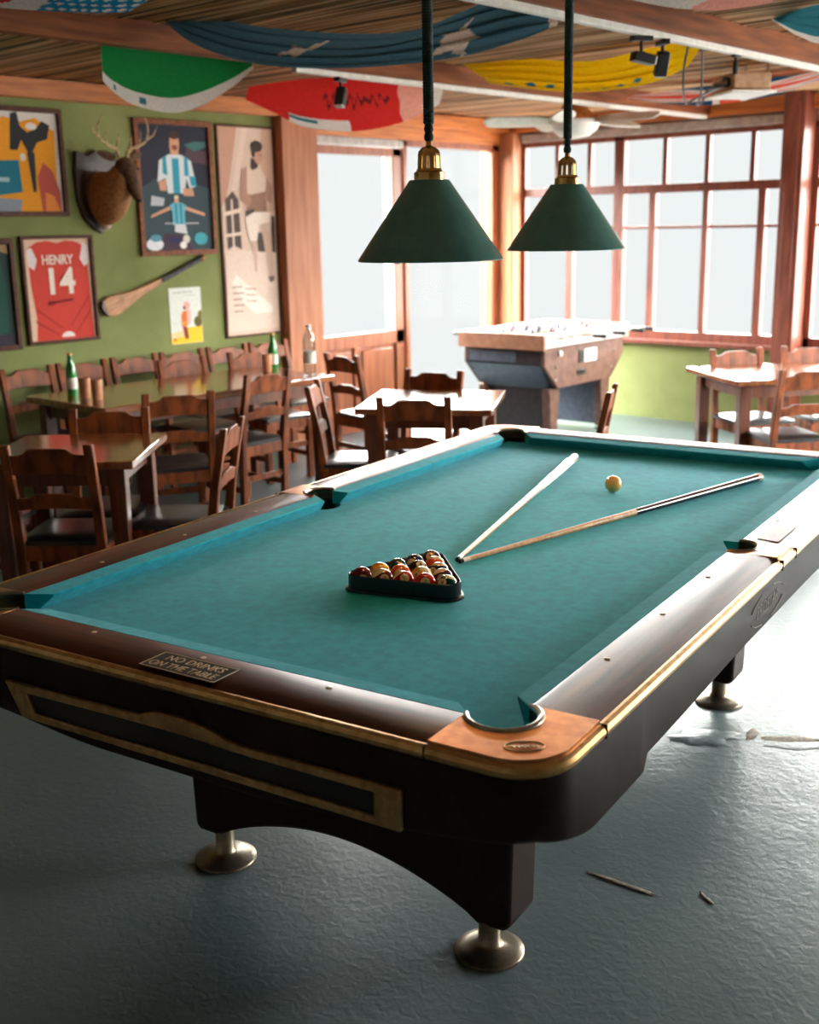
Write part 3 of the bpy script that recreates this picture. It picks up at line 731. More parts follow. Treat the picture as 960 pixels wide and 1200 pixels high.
# ------------------------------------------------------------------ pendant lamps over the table
bulb_mat = mat('bulb_glow', (255, 240, 220), None, .4)
bulb_mat.node_tree.nodes['Principled BSDF'].inputs['Emission Color'].default_value = (1, .58, .28, 1)
bulb_mat.node_tree.nodes['Principled BSDF'].inputs['Emission Strength'].default_value = 40
def pendant(x, y, label, dz):
    p = tw(x, y); root = thing('pendant_lamp', label, 'lamp', (p.x, p.y, 0), 0, 'green pendant lamps over the pool table')
    zb, zt = 1.575+dz, 1.772+dz
    m = MB(); m.lathe([(.183, zb), (.1845, zb+.003), (.183, zb+.006), (.05, zt)], seg=56, cap=False); m.lathe([(.1815, zb+.002), (.049, zt-.003)], seg=56, mi=1, cap=False)
    m.build('lamp_shade', [lamp_green, lamp_white], root, smooth=50)
    m = MB(); m.lathe([(.036, zt-.003), (.0385, zt), (.0385, zt+.018), (.033, zt+.021), (.031, zt+.026), (.029, zt+.028)], seg=32); m.build('brass_collar', brass, root)
    m = MB()
    for k in range(10):
        a = 2*pi*k/10; m.bar((.027*cos(a), .027*sin(a), zt+.024), (.0255*cos(a), .0255*sin(a), zt+.062), .0105, .004, up=(cos(a), sin(a), 0))
    m.lathe([(.0285, zt+.058), (.0265, zt+.069), (.018, zt+.078), (.008, zt+.082), (.007, zt+.095)], seg=28, cap=False)
    m.build('brass_gallery', brass, root)
    m = MB(); m.lathe([(.004, zt+.09), (.011, zt+.095), (.0125, zt+.105), (.009, zt+.113), (.012, zt+.12), (.0105, zt+.13), (.006, zt+.135)], seg=16); m.build('cord_knot', cord_green, root)
    m = MB(); pr = [(.006, zt+.13)]; z = zt+.135
    while z < 2.575: pr += [(.0125, z), (.0145, z+.0035), (.0125, z+.007)]; z += .007
    m.lathe(pr, seg=14); m.build('cord', cord_green, root, smooth=60)
    m = MB(); m.lathe([(.05, 2.592), (.05, 2.575), (.02, 2.56), (.015, 2.55)], seg=24); m.build('ceiling_rose', black_metal, root)
    m = MB(); m.lathe([(0, zb+.06), (.02, zb+.07), (.03, zb+.095), (.026, zb+.12), (.014, zb+.14), (.014, zb+.17)], seg=20, cap=False); m.build('bulb', bulb_mat, root)
pendant(.635, .838, 'nearer green cone pendant lamp with brass cap over the pool table', 0)
pendant(.635, 1.658, 'farther green cone pendant lamp with brass cap over the pool table', .006)

# ------------------------------------------------------------------ chairs
def chair_parts(root):
    hw = .168
    def slat(zb, zt, rise, arch, yb, yt, name='back_slat'):
        pts = []
        for k in range(17):
            t = -1+2*k/16; a = abs(t); s = max(0, min(1, (.72-a)/.28)); s = s*s*(3-2*s); pts.append((t*hw*.93, zt-rise+rise*s))
        for k in range(17):
            t = 1-2*k/16; pts.append((t*hw*.93, zb+arch*max(0, 1-t*t*1.3)))
        def yy(z): return -.175-.075*max(0, z-.42)/.43
        m = MB(); n = len(pts)
        vs = [(x, yy(z)-.009, z) for x, z in pts]+[(x, yy(z)+.009, z) for x, z in pts]
        m.add(vs, [list(range(n)), [n+i for i in range(n)][::-1]]+[(i, n+i, n+(i+1) % n, (i+1) % n) for i in range(n)])
        m.build(name, wood_chair, root, bevel=.003)
    slat(.725, .835, .026, .006, 0, 0); slat(.575, .645, .018, .008, 0, 0)
    for s in (-1, 1):
        m = MB(); x = s*hw
        rg = []
        for (y, z, d) in ((-.17, 0, .034), (-.175, .42, .042), (-.2, .60, .036), (-.25, .845, .03), (-.251, .852, .022)):
            rg.append([(x-.019, y-d/2, z), (x+.019, y-d/2, z), (x+.019, y+d/2, z), (x-.019, y+d/2, z)])
        m.loft(rg); m.build('leg', wood_chair, root, bevel=.004)
        m = MB(); m.box(x-.02, x+.02, .155, .195, 0, .405); m.build('leg', wood_chair, root, bevel=.004)
    m = MB()
    for s in (-1, 1): m.box(s*hw-.011, s*hw+.011, -.17, .17, .355, .418)
    m.box(-hw, hw, .165, .187, .355, .418); m.box(-hw, hw, -.186, -.164, .355, .418); m.build('seat_frame', wood_chair, root, bevel=.003)
    for (a, c) in (((-hw, -.17, .16), (-hw, .17, .16)), ((hw, -.17, .16), (hw, .17, .16)), ((-hw, -.172, .22), (hw, -.172, .22)), ((-hw, .175, .24), (hw, .175, .24))):
        m = MB(); m.bar(a, c, .018, .036); m.build('stretcher', wood_chair, root, bevel=.003)
    # padded seat, slightly domed
    def fn(s, t):
        x = (-1+2*s); y = (-1+2*t); e = max(abs(x), abs(y)); h = .455-.014*max(0, (e-.6)/.4)**2-.002*(x*x+y*y)
        return (x*.188, .012+y*.19, h)
    m = MB(); m.grid(fn, 14, 14)
    rim = [fn(k/14, 0) for k in range(15)]+[fn(1, k/14) for k in range(1, 15)]+[fn(1-k/14, 1) for k in range(1, 15)]+[fn(0, 1-k/14) for k in range(1, 14)]
    n = len(rim); m.add(rim+[(x, y, .418) for x, y, z in rim], [(k, n+k, n+(k+1) % n, (k+1) % n) for k in range(n)]+[[n+k for k in range(n)]])
    m.build('seat', seat_pad, root, smooth=40)
first = [None]
def chair(bx, by, rz, label, group, top=.225, z=0):
    """bx,by: middle of the back's top; rz: heading of local +y"""
    loc = (bx-sin(rz)*top*1.0, by+cos(rz)*top*1.0, z)
    if first[0] is None:
        first[0] = thing('dining_chair', label, 'chair', loc, rz, group); chair_parts(first[0]); return first[0]
    return dup(first[0], loc, rz, label, group)
G = 'wooden dining chairs'
chair(-1.635, 1.04, RAD(40), 'dark wooden chair nearest the camera, back towards the pool table at the left square table', G)
chair(-2.235, 1.715, RAD(-132), 'dark wooden chair between the left square table and the long table', G)
chair(-1.46, 1.80, RAD(128), 'dark wooden chair seen side-on at the right end of the left square table', G)
chair(-2.50, .92, RAD(-48), 'dark wooden chair at the far left of the left square table, cut by the frame', G)
chair(-2.44, 2.27, RAD(63), 'dark wooden chair at the near side of the long table, left of the pair', G)
chair(-2.715, 3.11, RAD(93), 'wooden chair at the near side of the long table, close to the water bottle', G)
for k, v in enumerate((2.41, 2.805, 3.21, 3.605, 4.01, 4.405)):
    nth = ['leftmost wooden chair', 'second wooden chair from the left', 'third wooden chair from the left', 'fourth wooden chair from the left', 'fifth wooden chair from the left', 'rightmost wooden chair'][k]
    chair(-4.16, v, RAD(-90), nth+' of the row against the green wall', 'row of chairs against the green wall')
chair(-3.74, 3.29, RAD(-93), 'wooden chair tucked into the wall side of the long table, left of two', G)
chair(-3.72, 3.86, RAD(-97), 'wooden chair tucked into the wall side of the long table, right of two', G)
chair(-3.02, 4.06, RAD(-8), 'wooden chair beyond the far end of the long table, facing the panelled door', G)
chair(-1.327, 2.866, RAD(36), 'wooden chair at the near side of the middle square table', G)
chair(-1.945, 3.715, RAD(196), 'wooden chair at the far side of the middle square table, before the white doorway', G)
chair(-2.10, 2.94, RAD(-52), 'wooden chair left of the middle square table, seen side-on', G)
chair(-.72, 3.66, RAD(117), 'lone wooden chair edge-on behind the far rail of the pool table', G)
chair(-1.03, 5.70, RAD(-125), 'wooden chair at the window side of the right table, by the green wall', G)
chair(-.73, 6.12, RAD(-128), 'wooden chair at the window side of the right table, partly cut by the frame', G)
chair(-.237, 4.975, RAD(52), 'wooden chair at the near side of the right table', G)

# ------------------------------------------------------------------ dining tables
def table(name, label, loc, rz, sx, sy, th=.035, h=.75, leg=.07):
    root = thing(name, label, 'table', loc, rz)
    m = MB(); m.box(-sx/2, sx/2, -sy/2, sy/2, h-th, h); m.build('tabletop', wood_tabletop, root, bevel=.006)
    ix, iy = sx/2-.05, sy/2-.05
    m = MB()
    def apr(a, l):
        n = 12; pts = [(-l/2, 0), (l/2, 0), (l/2, -.14)]
        pts += [(l/2-.045-.07*(1-cos(pi/2*k/6))*.6, -.14+.06*sin(pi/2*k/6)) for k in range(7)]
        pts += [(-x, y) for x, y in pts[3:][::-1]]+[(-l/2, -.14)]
        m.prism(pts, -.011, .011, a)
    X0 = M(((1, 0, 0, 0), (0, 0, -1, 0), (0, 1, 0, 0), (0, 0, 0, 1)))
    for y in (-iy+leg/2, iy-leg/2): apr(M.Translation((0, y, h-th)) @ X0, 2*ix-.02)
    for x in (-ix+leg/2, ix-leg/2): apr(M.Translation((x, 0, h-th)) @ M.Rotation(pi/2, 4, 'Z') @ X0, 2*iy-.02)
    m.build('table_apron', wood_tableleg, root, bevel=.003)
    for a in (-1, 1):
        for c in (-1, 1):
            m = MB(); x, y = a*(ix-leg/2), c*(iy-leg/2)
            m.loft([[(x+i*w_/2, y+j*w_/2, z) for i, j in ((-1, -1), (1, -1), (1, 1), (-1, 1))] for z, w_ in ((0, leg*.78), (h-th-.14, leg), (h-th, leg))]); m.build('leg', wood_tableleg, root, bevel=.004)
    return root
table('square_table', 'glossy square wooden table at left reflecting the pictures, beside the pool table', (-1.968, 1.363, 0), RAD(42), .66, .68)
table('square_table', 'glossy square wooden table in the middle, between the doors and the pool table', (-1.64, 3.37, 0), RAD(32), .72, .72)
table('long_table', 'long glossy wooden table along the green wall with bottles and cups on it', (-3.25, 2.95, 0), RAD(0), .81, 1.72, .04)
table('rectangular_table', 'wooden table by the window pillar at the right edge', (-.57, 5.64, 0), RAD(52), 1.2, .75)

# ------------------------------------------------------------------ football (foosball) table
def foosball():
    root = thing('foosball_table', 'foosball table with white rails and brown sides in front of the windows', 'foosball table', (-3.04, 6.37, 0), RAD(3))
    hx, hy, zt = .40, .65, .86
    def hexp(y0, y1): return [(-hy+.05, .76), (hy-.05, .76), (hy-.05, .62), (hy-.24, .43), (-hy+.24, .43), (-hy+.05, .62)]
    YZ = M(((0, 0, 1, 0), (1, 0, 0, 0), (0, 1, 0, 0), (0, 0, 0, 1)))     # poly (y,z) extruded along x
    m = MB(); m.prism(hexp(0, 0), -hx+.055, hx-.055, YZ); m.build('cabinet', foos_dark, root, bevel=.004)
    for s in (-1, 1):
        m = MB(); m.prism(hexp(0, 0), s*(hx-.055), s*(hx-.025), YZ); sd = m.build('side_panel', foos_brown, root, bevel=.006)
        if s == 1:
            x = hx-.024
            m = MB(); m.box(x, x+.004, -.02, .16, .60, .70); m.build('instruction_card', white_plastic, sd, bevel=.001)
            m = MB(); m.add([(x+.0046, .02, .63), (x+.0046, .07, .63), (x+.0046, .045, .67)], [(0, 1, 2)]); m.build('warning_triangle', yellow_sign, sd, smooth=0)
            m = MB(); m.box(x, x+.006, -.11, -.04, .60, .70); m.build('coin_slot', black_metal, sd, bevel=.003)
            m = MB(); m.lathe([(.02, 0), (.02, .02), (.0, .03)], (x, -.40, .70), 16, mx=M.Rotation(pi/2, 4, 'Y')); m.build('knob', white_plastic, sd)
            m = MB(); m.box(x-.002, x+.003, -.13, .0, .505, .55); m.build('ball_slot', sign_black, sd, bevel=.002)
            m = MB()
            for yy, zz in ((-.44, .60), (-.44, .50), (.45, .64), (.40, .52)): m.lathe([(.012, 0), (.008, .006)], (x, yy, zz), 10, mx=M.Rotation(pi/2, 4, 'Y'))
            m.build('screw_cap', chrome, sd)
        m = MB(); m.box(s*hx-.03 if s > 0 else -hx, hx if s > 0 else -hx+.03, -hy+.03, hy-.03, .755, zt); m.build('side_rail', white_paint, root, bevel=.004)
    for s in (-1, 1):
        m = MB(); m.box(-hx, hx, s*hy-.03 if s > 0 else -hy, hy if s > 0 else -hy+.03, .74, zt); m.build('end_rail', foos_top, root, bevel=.004)
        # slanted slate panel above the leg panel and the leg frame
        m = MB(); y0 = s*(hy-.047); y1 = s*(hy-.238)
        m.add([(-hx+.06, y0, .615), (hx-.06, y0, .615), (hx-.09, y1, .425), (-hx+.09, y1, .425), (-hx+.06, y0+s*.004, .62), (hx-.06, y0+s*.004, .62), (hx-.09, y1+s*.006, .42), (-hx+.09, y1+s*.006, .42)],
              [(0, 1, 2, 3), (4, 7, 6, 5), (0, 4, 5, 1), (1, 5, 6, 2), (2, 6, 7, 3), (3, 7, 4, 0)]); m.build('lower_panel', foos_slate, root)
        m = MB(); yy = s*(hy-.26); m.box(-hx+.12, hx-.12, yy-.02, yy+.02, .04, .43); m.build('leg_panel', foos_dark if s < 0 else foos_slate, root, bevel=.003)
        for sx in (-1, 1):
            m = MB(); x = sx*(hx-.10); m.loft([[(x+i*.035, yy+j*w_, z) for i, j in ((-1, -1), (1, -1), (1, 1), (-1, 1))] for z, w_ in ((.03, .045), (.43, .075))])
            lg = m.build('leg', foos_brown, root, bevel=.006)
            m = MB(); m.lathe([(.05, 0), (.05, .012), (.018, .02), (.018, .035)], (x, yy, 0), 18); m.build('foot_pad', black_metal, lg)
    m = MB(); m.box(-.22, .22, -hy+.045, -hy+.05, .635, .72); m.x = M.Identity(4); m.v = [(x-.1, y-.003, z) for x, y, z in m.v]; m.build('score_flap', foos_slate, root, bevel=.002)
    m = MB(); m.box(-hx+.03, hx-.03, -hy+.03, hy-.03, .755, .768); m.build('playing_field', foos_field, root, smooth=0)
    teams = [(1, 0), (2, 0), (3, 1), (5, 0), (5, 1), (3, 0), (2, 1), (1, 1)]
    for k, (n, t) in enumerate(teams):
        y = -.525+k*.15; z = .83
        ex = .17 if t else .09
        m = MB(); m.tube([(-hx-.02, y, z), (hx+ex, y, z)], .008, 8); rod = m.build('rod', chrome, root)
        s = 1 if t else -1
        m = MB(); x0 = s*(hx+(ex if t else .02)); m.lathe([(.012, 0), (.017, .02), (.015, .05), (.018, .10), (.012, .115)], (x0, y, z), 12, mx=M.Rotation(s*pi/2, 4, 'Y')); m.build('handle', black_metal, rod)
        for sx in (-1, 1):
            m = MB(); m.lathe([(.02, 0), (.02, .012)], (sx*hx, y, z), 12, mx=M.Rotation(sx*pi/2, 4, 'Y')); m.build('bearing', white_plastic, rod)
        for j in range(n):
            x = (-.5*(n-1)+j)*(.6/max(n, 2.2))+ (.02 if t else -.02)
            m = MB(); m.lathe([(.0, .045), (.010, .043), (.013, .034), (.009, .026), (.017, .02), (.017, -.012), (.012, -.03), (.011, -.058)], (x, y, z), 10); m.box(x-.011, x+.011, y-.014, y+.014, z-.062, z-.042)
            m.build('player_figure', red_plastic if t else blue_plastic, rod)
foosball()

# ------------------------------------------------------------------ table-top bottles and cups
def beer_bottle(x, y, label):
    r = thing('beer_bottle', label, 'bottle', (x, y, .75), 0, 'green beer bottles on the long table')
    m = MB(); m.lathe([(.0, .0), (.029, .0), (.0305, .006), (.0305, .13), (.027, .16), (.016, .195), (.0135, .225), (.0145, .228), (.0145, .236), (.013, .237)], seg=28); m.build('bottle_body', glass_green, r)
    m = MB(); m.lathe([(.0312, .04), (.0312, .105)], seg=28, cap=False); m.build('bottle_label', label_white, r, fix=False)
    m = MB(); m.lathe([(.0148, .232), (.0148, .242), (.012, .244)], seg=20); m.build('bottle_cap', gold, r)
beer_bottle(-3.44, 2.27, 'green beer bottle at the near left end of the long table')
beer_bottle(-3.40, 3.77, 'green beer bottle at the far end of the long table')
def cup(x, y, label):
    r = thing('tumbler', label, 'cup', (x, y, .75), 0, 'terracotta tumblers on the long table')
    m = MB(); m.lathe([(.0, 0), (.026, 0), (.028, .004), (.032, .112), (.0315, .115), (.029, .113), (.025, .01), (.0, .008)], seg=28, cap=False); m.build('cup_body', terracotta, r)
cup(-3.29, 2.26, 'terracotta tumbler right beside the near green beer bottle')
cup(-3.17, 2.26, 'terracotta tumbler farther right of the near green beer bottle')
cup(-3.36, 3.68, 'terracotta tumbler next to the far green beer bottle')
r = thing('water_bottle', 'clear plastic water bottle at the far corner of the long table', 'bottle', (-2.90, 3.635, .75))
m = MB(); pr = [(0, 0), (.036, 0), (.04, .008)]
for k in range(9): pr += [(.04, .02+k*.022), (.0375, .031+k*.022)]
pr += [(.04, .225), (.036, .255), (.018, .29), (.0145, .30), (.0145, .315)]
m.lathe(pr, seg=28); m.build('bottle_body', bottle_plastic, r)
m = MB(); m.lathe([(.0405, .09), (.0405, .165)], seg=28, cap=False); m.build('bottle_label', label_white, r, fix=False)
m = MB(); m.lathe([(.016, .308), (.016, .325), (.013, .327)], seg=20); m.build('bottle_cap', white_plastic, r)

# ------------------------------------------------------------------ pictures on the green wall (local x along the wall, y up, z into the room)
WM = M(((0, 0, 1, 0), (1, 0, 0, 0), (0, 1, 0, 0), (0, 0, 0, 1)))
pal = {}
def pc(c, rough=.3):
    if c not in pal: pal[c] = mat('print_%02x%02x%02x' % c, c, tuple(int(x*.94) for x in c), .6, noise=14, spec=.2)
    return pal[c]
def picture(name, label, v0, v1, z0, z1, bg, shapes, frame=wood_picture, fw=.03, fd=.03, cat='picture', mount=None, tilt=0.):
    cy, cz = (v0+v1)/2, (z0+z1)/2; w_, h_ = v1-v0, z1-z0
    root = thing(name, label, cat, mx=M.Translation((UL, cy, cz)) @ WM @ M.Rotation(tilt, 4, 'Z'))
    if frame:
        m = MB(); a, c = w_/2, h_/2
        m.box(-a, a, c-fw, c, .002, fd); m.box(-a, a, -c, -c+fw, .002, fd); m.box(-a, -a+fw, -c+fw, c-fw, .002, fd); m.box(a-fw, a, -c+fw, c-fw, .002, fd)
        m.build('frame', frame, root, bevel=.004)
    iw, ih = (w_-2*fw, h_-2*fw) if frame else (w_, h_)
    mats = [pc(bg)]; m = MB(); m.box(-iw/2-.002, iw/2+.002, -ih/2-.002, ih/2+.002, .002, .010 if frame else .004, 0)
    z = .010 if frame else .004
    for col, poly in shapes:
        mm = pc(col)
        if mm not in mats: mats.append(mm)
        z += .00025
        pl = [(max(-.5, min(.5, x-.5))*iw, max(-.5, min(.5, y-.5))*ih) for x, y in poly]
        m.flat(pl, z, mats.index(mm))
    m.build('print', mats, root, smooth=0, fix=False)
    return root, iw, ih
SK = (214, 160, 128)
# 1 framed yellow and black shirt with teal card
picture('framed_shirt', 'framed yellow and black football shirt with teal card, upper left on the wall', 2.05, 2.86, 1.765, 2.415, (222, 214, 206), [
    ((236, 156, 20), [(.42, 0), (.42, .55), (.36, .85), (.52, .95), (.66, .9), (.80, .95), (.97, .82), (.95, 0)]),
    ((40, 40, 46), [(.55, .62), (.58, .98), (.64, 1), (.66, .86), (.72, .8), (.80, .84), (.86, .92), (.93, .88), (.90, .74), (.80, .70), (.73, .55), (.66, .72), (.62, .62)]),
    ((40, 40, 46), [(.70, .6), (.73, .2), (.76, .2), (.77, .6)]), ((238, 232, 226), ell(.76, .86, .05, .035)),
    ((190, 84, 70), [(.80, 0), (.78, .35), (.84, .5), (.92, .42), (.98, .2), (.98, 0)]), ((226, 216, 206), ell(.66, .55, .025, .04)),
    ((232, 140, 60), [(.83, 0), (.84, .2), (.92, .16), (.97, 0)]), ((148, 150, 168), [(.3, .62), (.6, .42), (.62, .3), (.5, .34)]),
    ((10, 116, 140), [(0, .10), (.3, .14), (.63, .20), (.62, .52), (.34, .50), (0, .62)]), ((8, 84, 104), ell(.22, .82, .12, .16)), ((170, 200, 208), [(.3, .30), (.52, .30), (.52, .345), (.3, .345)]),
    ((140, 150, 164), [(.1, 0), (.3, .15), (.62, .12), (.6, 0)])], wood_picture_dark)
# 2 red jersey
root, iw, ih = picture('framed_jersey', 'framed red football shirt with number 14, lower left on the green wall', 2.493, 3.012, .972, 1.648, (226, 190, 164), [
    ((208, 60, 46), [(.09, 0), (.12, .2), (.07, .55), (.06, .8), (.03, .9), (.20, .97), (.36, .985), (.5, .96), (.64, .985), (.80, .97), (.97, .9), (.95, .8), (.96, .55), (.97, 0)]),
    ((236, 222, 222), [(.04, .90), (.06, .74), (.14, .70), (.19, .80), (.12, .92)]), ((236, 222, 222), [(.90, .97), (.84, .80), (.90, .72), (.975, .76), (.975, .93)]),
    ((240, 226, 222), ell(.57, .02, .10, .055, a0=0, a1=pi)),
    ((176, 42, 34), [(.12, .30), (.50, .10), (.50, .115), (.12, .33)]), ((176, 42, 34), [(.10, .18), (.42, .04), (.42, .055), (.10, .21)]), ((176, 42, 34), [(.93, .40), (.62, .12), (.62, .14), (.93, .43)]), ((176, 42, 34), [(.94, .26), (.70, .05), (.70, .07), (.94, .29)])],
    wood_picture_dark, .022)
jm = pc((244, 226, 214)); jz = .0135
text('shirt_lettering', 'HENRY', .082, jm, M.Translation((-.005, .185, jz)), root, bold=.002, sx=.85)
text('shirt_number', '14', .225, jm, M.Translation((0, .045, jz)), root, bold=.006)
# signature-like script under the number
m = MB(); m.tube([(-.09+.18*k/50, -.085+.012*sin(k*1.1)*(1.3 if k < 6 else .8)+.0004*k, jz) for k in range(51)], .0022, 5); m.tube([(-.10, -.10, jz), (-.06, -.07, jz), (-.05, -.10, jz)], .0025, 5); m.build('shirt_script', pc((120, 50, 44)), root)
# 3 dark green framed shirt at the far left
picture('framed_shirt', 'framed dark green shirt cut by the left edge of the photo', 1.95, 2.445, .955, 1.635, (30, 56, 54), [
    ((22, 78, 68), [(.5, .1), (.5, .9), (.85, .9), (.92, .6), (.9, .12)]), ((170, 140, 100), [(.84, .93), (.84, .99), (.99, .99), (.99, .9)]), ((44, 40, 56), [(.3, 0), (.4, .14), (.98, .10), (.98, 0)])], wood_picture_dark, .03)
# 4 poster of a player in a light blue and white striped shirt
picture('framed_poster', 'framed poster of a footballer in a light blue and white striped shirt', 3.39, 4.042, 1.498, 2.396, (38, 40, 56), [
    ((54, 74, 82), [(0, 0), (0, .5), (.35, .62), (1, .5), (1, 0)]), ((70, 46, 66), [(.2, 0), (.3, .14), (.62, .12), (.7, 0)]), ((84, 60, 70), [(.62, .72), (.98, .70), (.98, .80), (.7, .84)]),
    ((62, 110, 108), [(.65, .85), (.8, .80), (.98, .84), (.98, .88), (.8, .88)]),
    (SK, [(.44, .84), (.46, .76), (.56, .75), (.58, .84)]), (SK, ell(.515, .865, .07, .075)), ((70, 44, 34), ell(.515, .925, .072, .035)), ((150, 84, 64), ell(.515, .825, .045, .022)), ((120, 66, 56), ell(.515, .832, .018, .006)),
    ((222, 230, 234), [(.24, .55), (.28, .72), (.42, .77), (.60, .77), (.74, .72), (.80, .52), (.70, .50), (.66, .58), (.62, .46), (.38, .46), (.36, .58)]),
    ((44, 156, 184), [(.32, .62), (.33, .745), (.38, .76), (.39, .6)]), ((44, 156, 184), [(.46, .46), (.46, .74), (.56, .74), (.56, .46)]), ((44, 156, 184), [(.63, .6), (.64, .76), (.69, .745), (.70, .6)]), ((44, 156, 184), [(.72, .52), (.70, .60), (.79, .60), (.80, .52)]),
    (SK, [(.60, .44), (.60, .50), (.74, .50), (.76, .44)]), (SK, [(.27, .48), (.25, .55), (.36, .57), (.36, .48)]),
    ((190, 196, 206), [(.12, .36), (.14, .44), (.32, .42), (.3, .36)]),
    (SK, [(.11, .262), (.12, .285), (.38, .355), (.40, .33)]), (SK, [(.60, .33), (.62, .355), (.90, .30), (.90, .275)]), (SK, ell(.49, .40, .035, .036)), ((230, 218, 190), ell(.49, .43, .034, .014)),
    ((110, 188, 206), [(.38, .36), (.44, .385), (.56, .385), (.63, .36), (.60, .31), (.60, .2), (.42, .2), (.42, .31)]), ((40, 140, 168), [(.46, .2), (.46, .38), (.49, .38), (.49, .2)]), ((40, 140, 168), [(.53, .2), (.53, .38), (.56, .38), (.56, .2)]),
    ((226, 226, 230), [(.44, .15), (.45, .21), (.60, .21), (.62, .13)]), ((200, 196, 204), [(.30, .213), (.30, .222), (.44, .222), (.44, .213)]), ((200, 196, 204), [(.60, .213), (.60, .222), (.80, .222), (.80, .213)]),
    ((60, 160, 176), ell(.82, .09, .10, .05)), ((232, 236, 240), ell(.14, .05, .12, .05)), ((92, 150, 170), ell(.16, .10, .08, .03)), ((222, 214, 206), ell(.60, .09, .05, .035)), ((240, 236, 232), ell(.55, .04, .05, .03)), ((40, 40, 90), [(.35, .06), (.35, .1), (.5, .1), (.5, .06)])], wood_picture, .035)
# 5 tall sepia poster
SP = (232, 208, 190)
picture('tall_poster', 'tall narrow sepia poster of a sportsman beside the wooden post', 4.085, 4.628, .888, 2.392, (218, 190, 172), [
    ((196, 150, 128), [(.0, .62), (0, 1), (.35, 1), (.2, .78), (.1, .66)]), ((228, 200, 184), [(.2, .7), (.45, 1), (.55, 1), (.3, .7)]), ((206, 168, 146), [(.7, .6), (.8, 1), (1, 1), (1, .6)]),
    ((84, 70, 64), [(.08, .42), (.08, .66), (.22, .70), (.32, .66), (.34, .42), (.2, .44)]), (SP, [(.05, .58), (.05, .60), (.36, .62), (.36, .60)]), (SP, [(.05, .48), (.05, .495), (.34, .505), (.34, .49)]), (SP, [(.18, .42), (.18, .66), (.21, .66), (.21, .42)]),
    ((84, 70, 64), [(.64, .40), (.62, .5), (.98, .5), (.98, .40)]), ((84, 70, 64), [(.90, .5), (.92, .58), (.98, .58), (.98, .5)]),
    ((70, 54, 48), [(.56, .80), (.58, .86), (.70, .85), (.72, .80), (.64, .79)]), ((198, 150, 126), ell(.72, .875, .085, .045)), ((58, 46, 42), ell(.695, .915, .11, .028)), ((58, 46, 42), ell(.63, .895, .04, .035)), ((130, 96, 82), ell(.755, .872, .012, .006)),
    ((222, 196, 178), [(.40, .80), (.50, .83), (.60, .80), (.74, .82), (.86, .76), (.90, .70), (.84, .60), (.46, .60), (.44, .70)]), ((150, 112, 94), [(.46, .60), (.46, .68), (.84, .70), (.84, .60)]), ((176, 136, 116), [(.34, .66), (.40, .80), (.5, .82), (.48, .70), (.56, .66), (.5, .62)]), ((176, 136, 116), [(.80, .66), (.86, .77), (.96, .72), (.94, .64)]), ((66, 54, 50), [(.44, .575), (.44, .605), (.60, .615), (.60, .585)]),
    ((238, 222, 208), [(.42, .575), (.48, .46), (.62, .46), (.68, .54), (.86, .54), (.90, .60), (.60, .60)]), ((206, 178, 162), [(.70, .54), (.78, .40), (.84, .28), (.92, .28), (.90, .42), (.88, .55)]), ((188, 156, 138), [(.52, .46), (.54, .36), (.60, .36), (.62, .46)]),
    ((226, 202, 186), [(.02, .02), (.02, .42), (.98, .40), (.98, .02)]), ((204, 172, 154), [(.53, .46), (.55, .31), (.60, .31), (.62, .46)]), ((204, 172, 154), [(.72, .52), (.82, .27), (.91, .26), (.90, .50)]), ((120, 92, 80), [(.80, .28), (.84, .25), (.92, .26), (.92, .285)]),
    ((240, 224, 212), [(.12, .26), (.30, .16), (.52, .10), (.84, .10), (.86, .13), (.5, .22), (.2, .30)])] +
    [((140, 112, 100), [(.12, .235-.03*k), (.12, .241-.03*k), (.30+.03*(k % 2), .241-.03*k), (.30+.03*(k % 2), .235-.03*k)]) for k in range(5)] + [((170, 140, 126), [(.36, .225-.03*k), (.36, .231-.03*k), (.56, .226-.03*k), (.56, .220-.03*k)]) for k in range(3)],
    wood_picture_dark, .016, .02)
# 6 small unframed print
picture('small_print', 'small unframed print of a figure in orange on the green wall', 3.602, 3.875, .885, 1.272, (222, 226, 218), [
    ((240, 196, 40), [(0, 0), (0, .10), (.4, .14), (.5, .28), (1, .30), (1, 0)]), ((228, 206, 150), [(0, .1), (0, .2), (.4, .24), (.4, .12)]),
    ((96, 88, 36), ell(.88, .38, .14, .10)), ((120, 110, 40), ell(.95, .50, .08, .08)),
    ((232, 166, 160), ell(.53, .68, .11, .075)), ((238, 180, 172), ell(.56, .48, .10, .16)), ((230, 110, 30), [(.36, .28), (.34, .50), (.40, .58), (.52, .60), (.52, .32)]), ((226, 160, 40), [(.33, .33), (.50, .36), (.50, .40), (.34, .38)]),
    ((150, 54, 30), [(.36, .30), (.44, .08), (.54, .08), (.52, .30)]), ((90, 36, 30), ell(.45, .64, .04, .03)), ((160, 160, 160), [(.1, .91), (.1, .925), (.75, .935), (.75, .92)]), ((170, 170, 170), [(.45, .86), (.45, .87), (.85, .875), (.85, .865)]), ((180, 60, 30), ell(.1, .08, .05, .02))],
    None, cat='print')

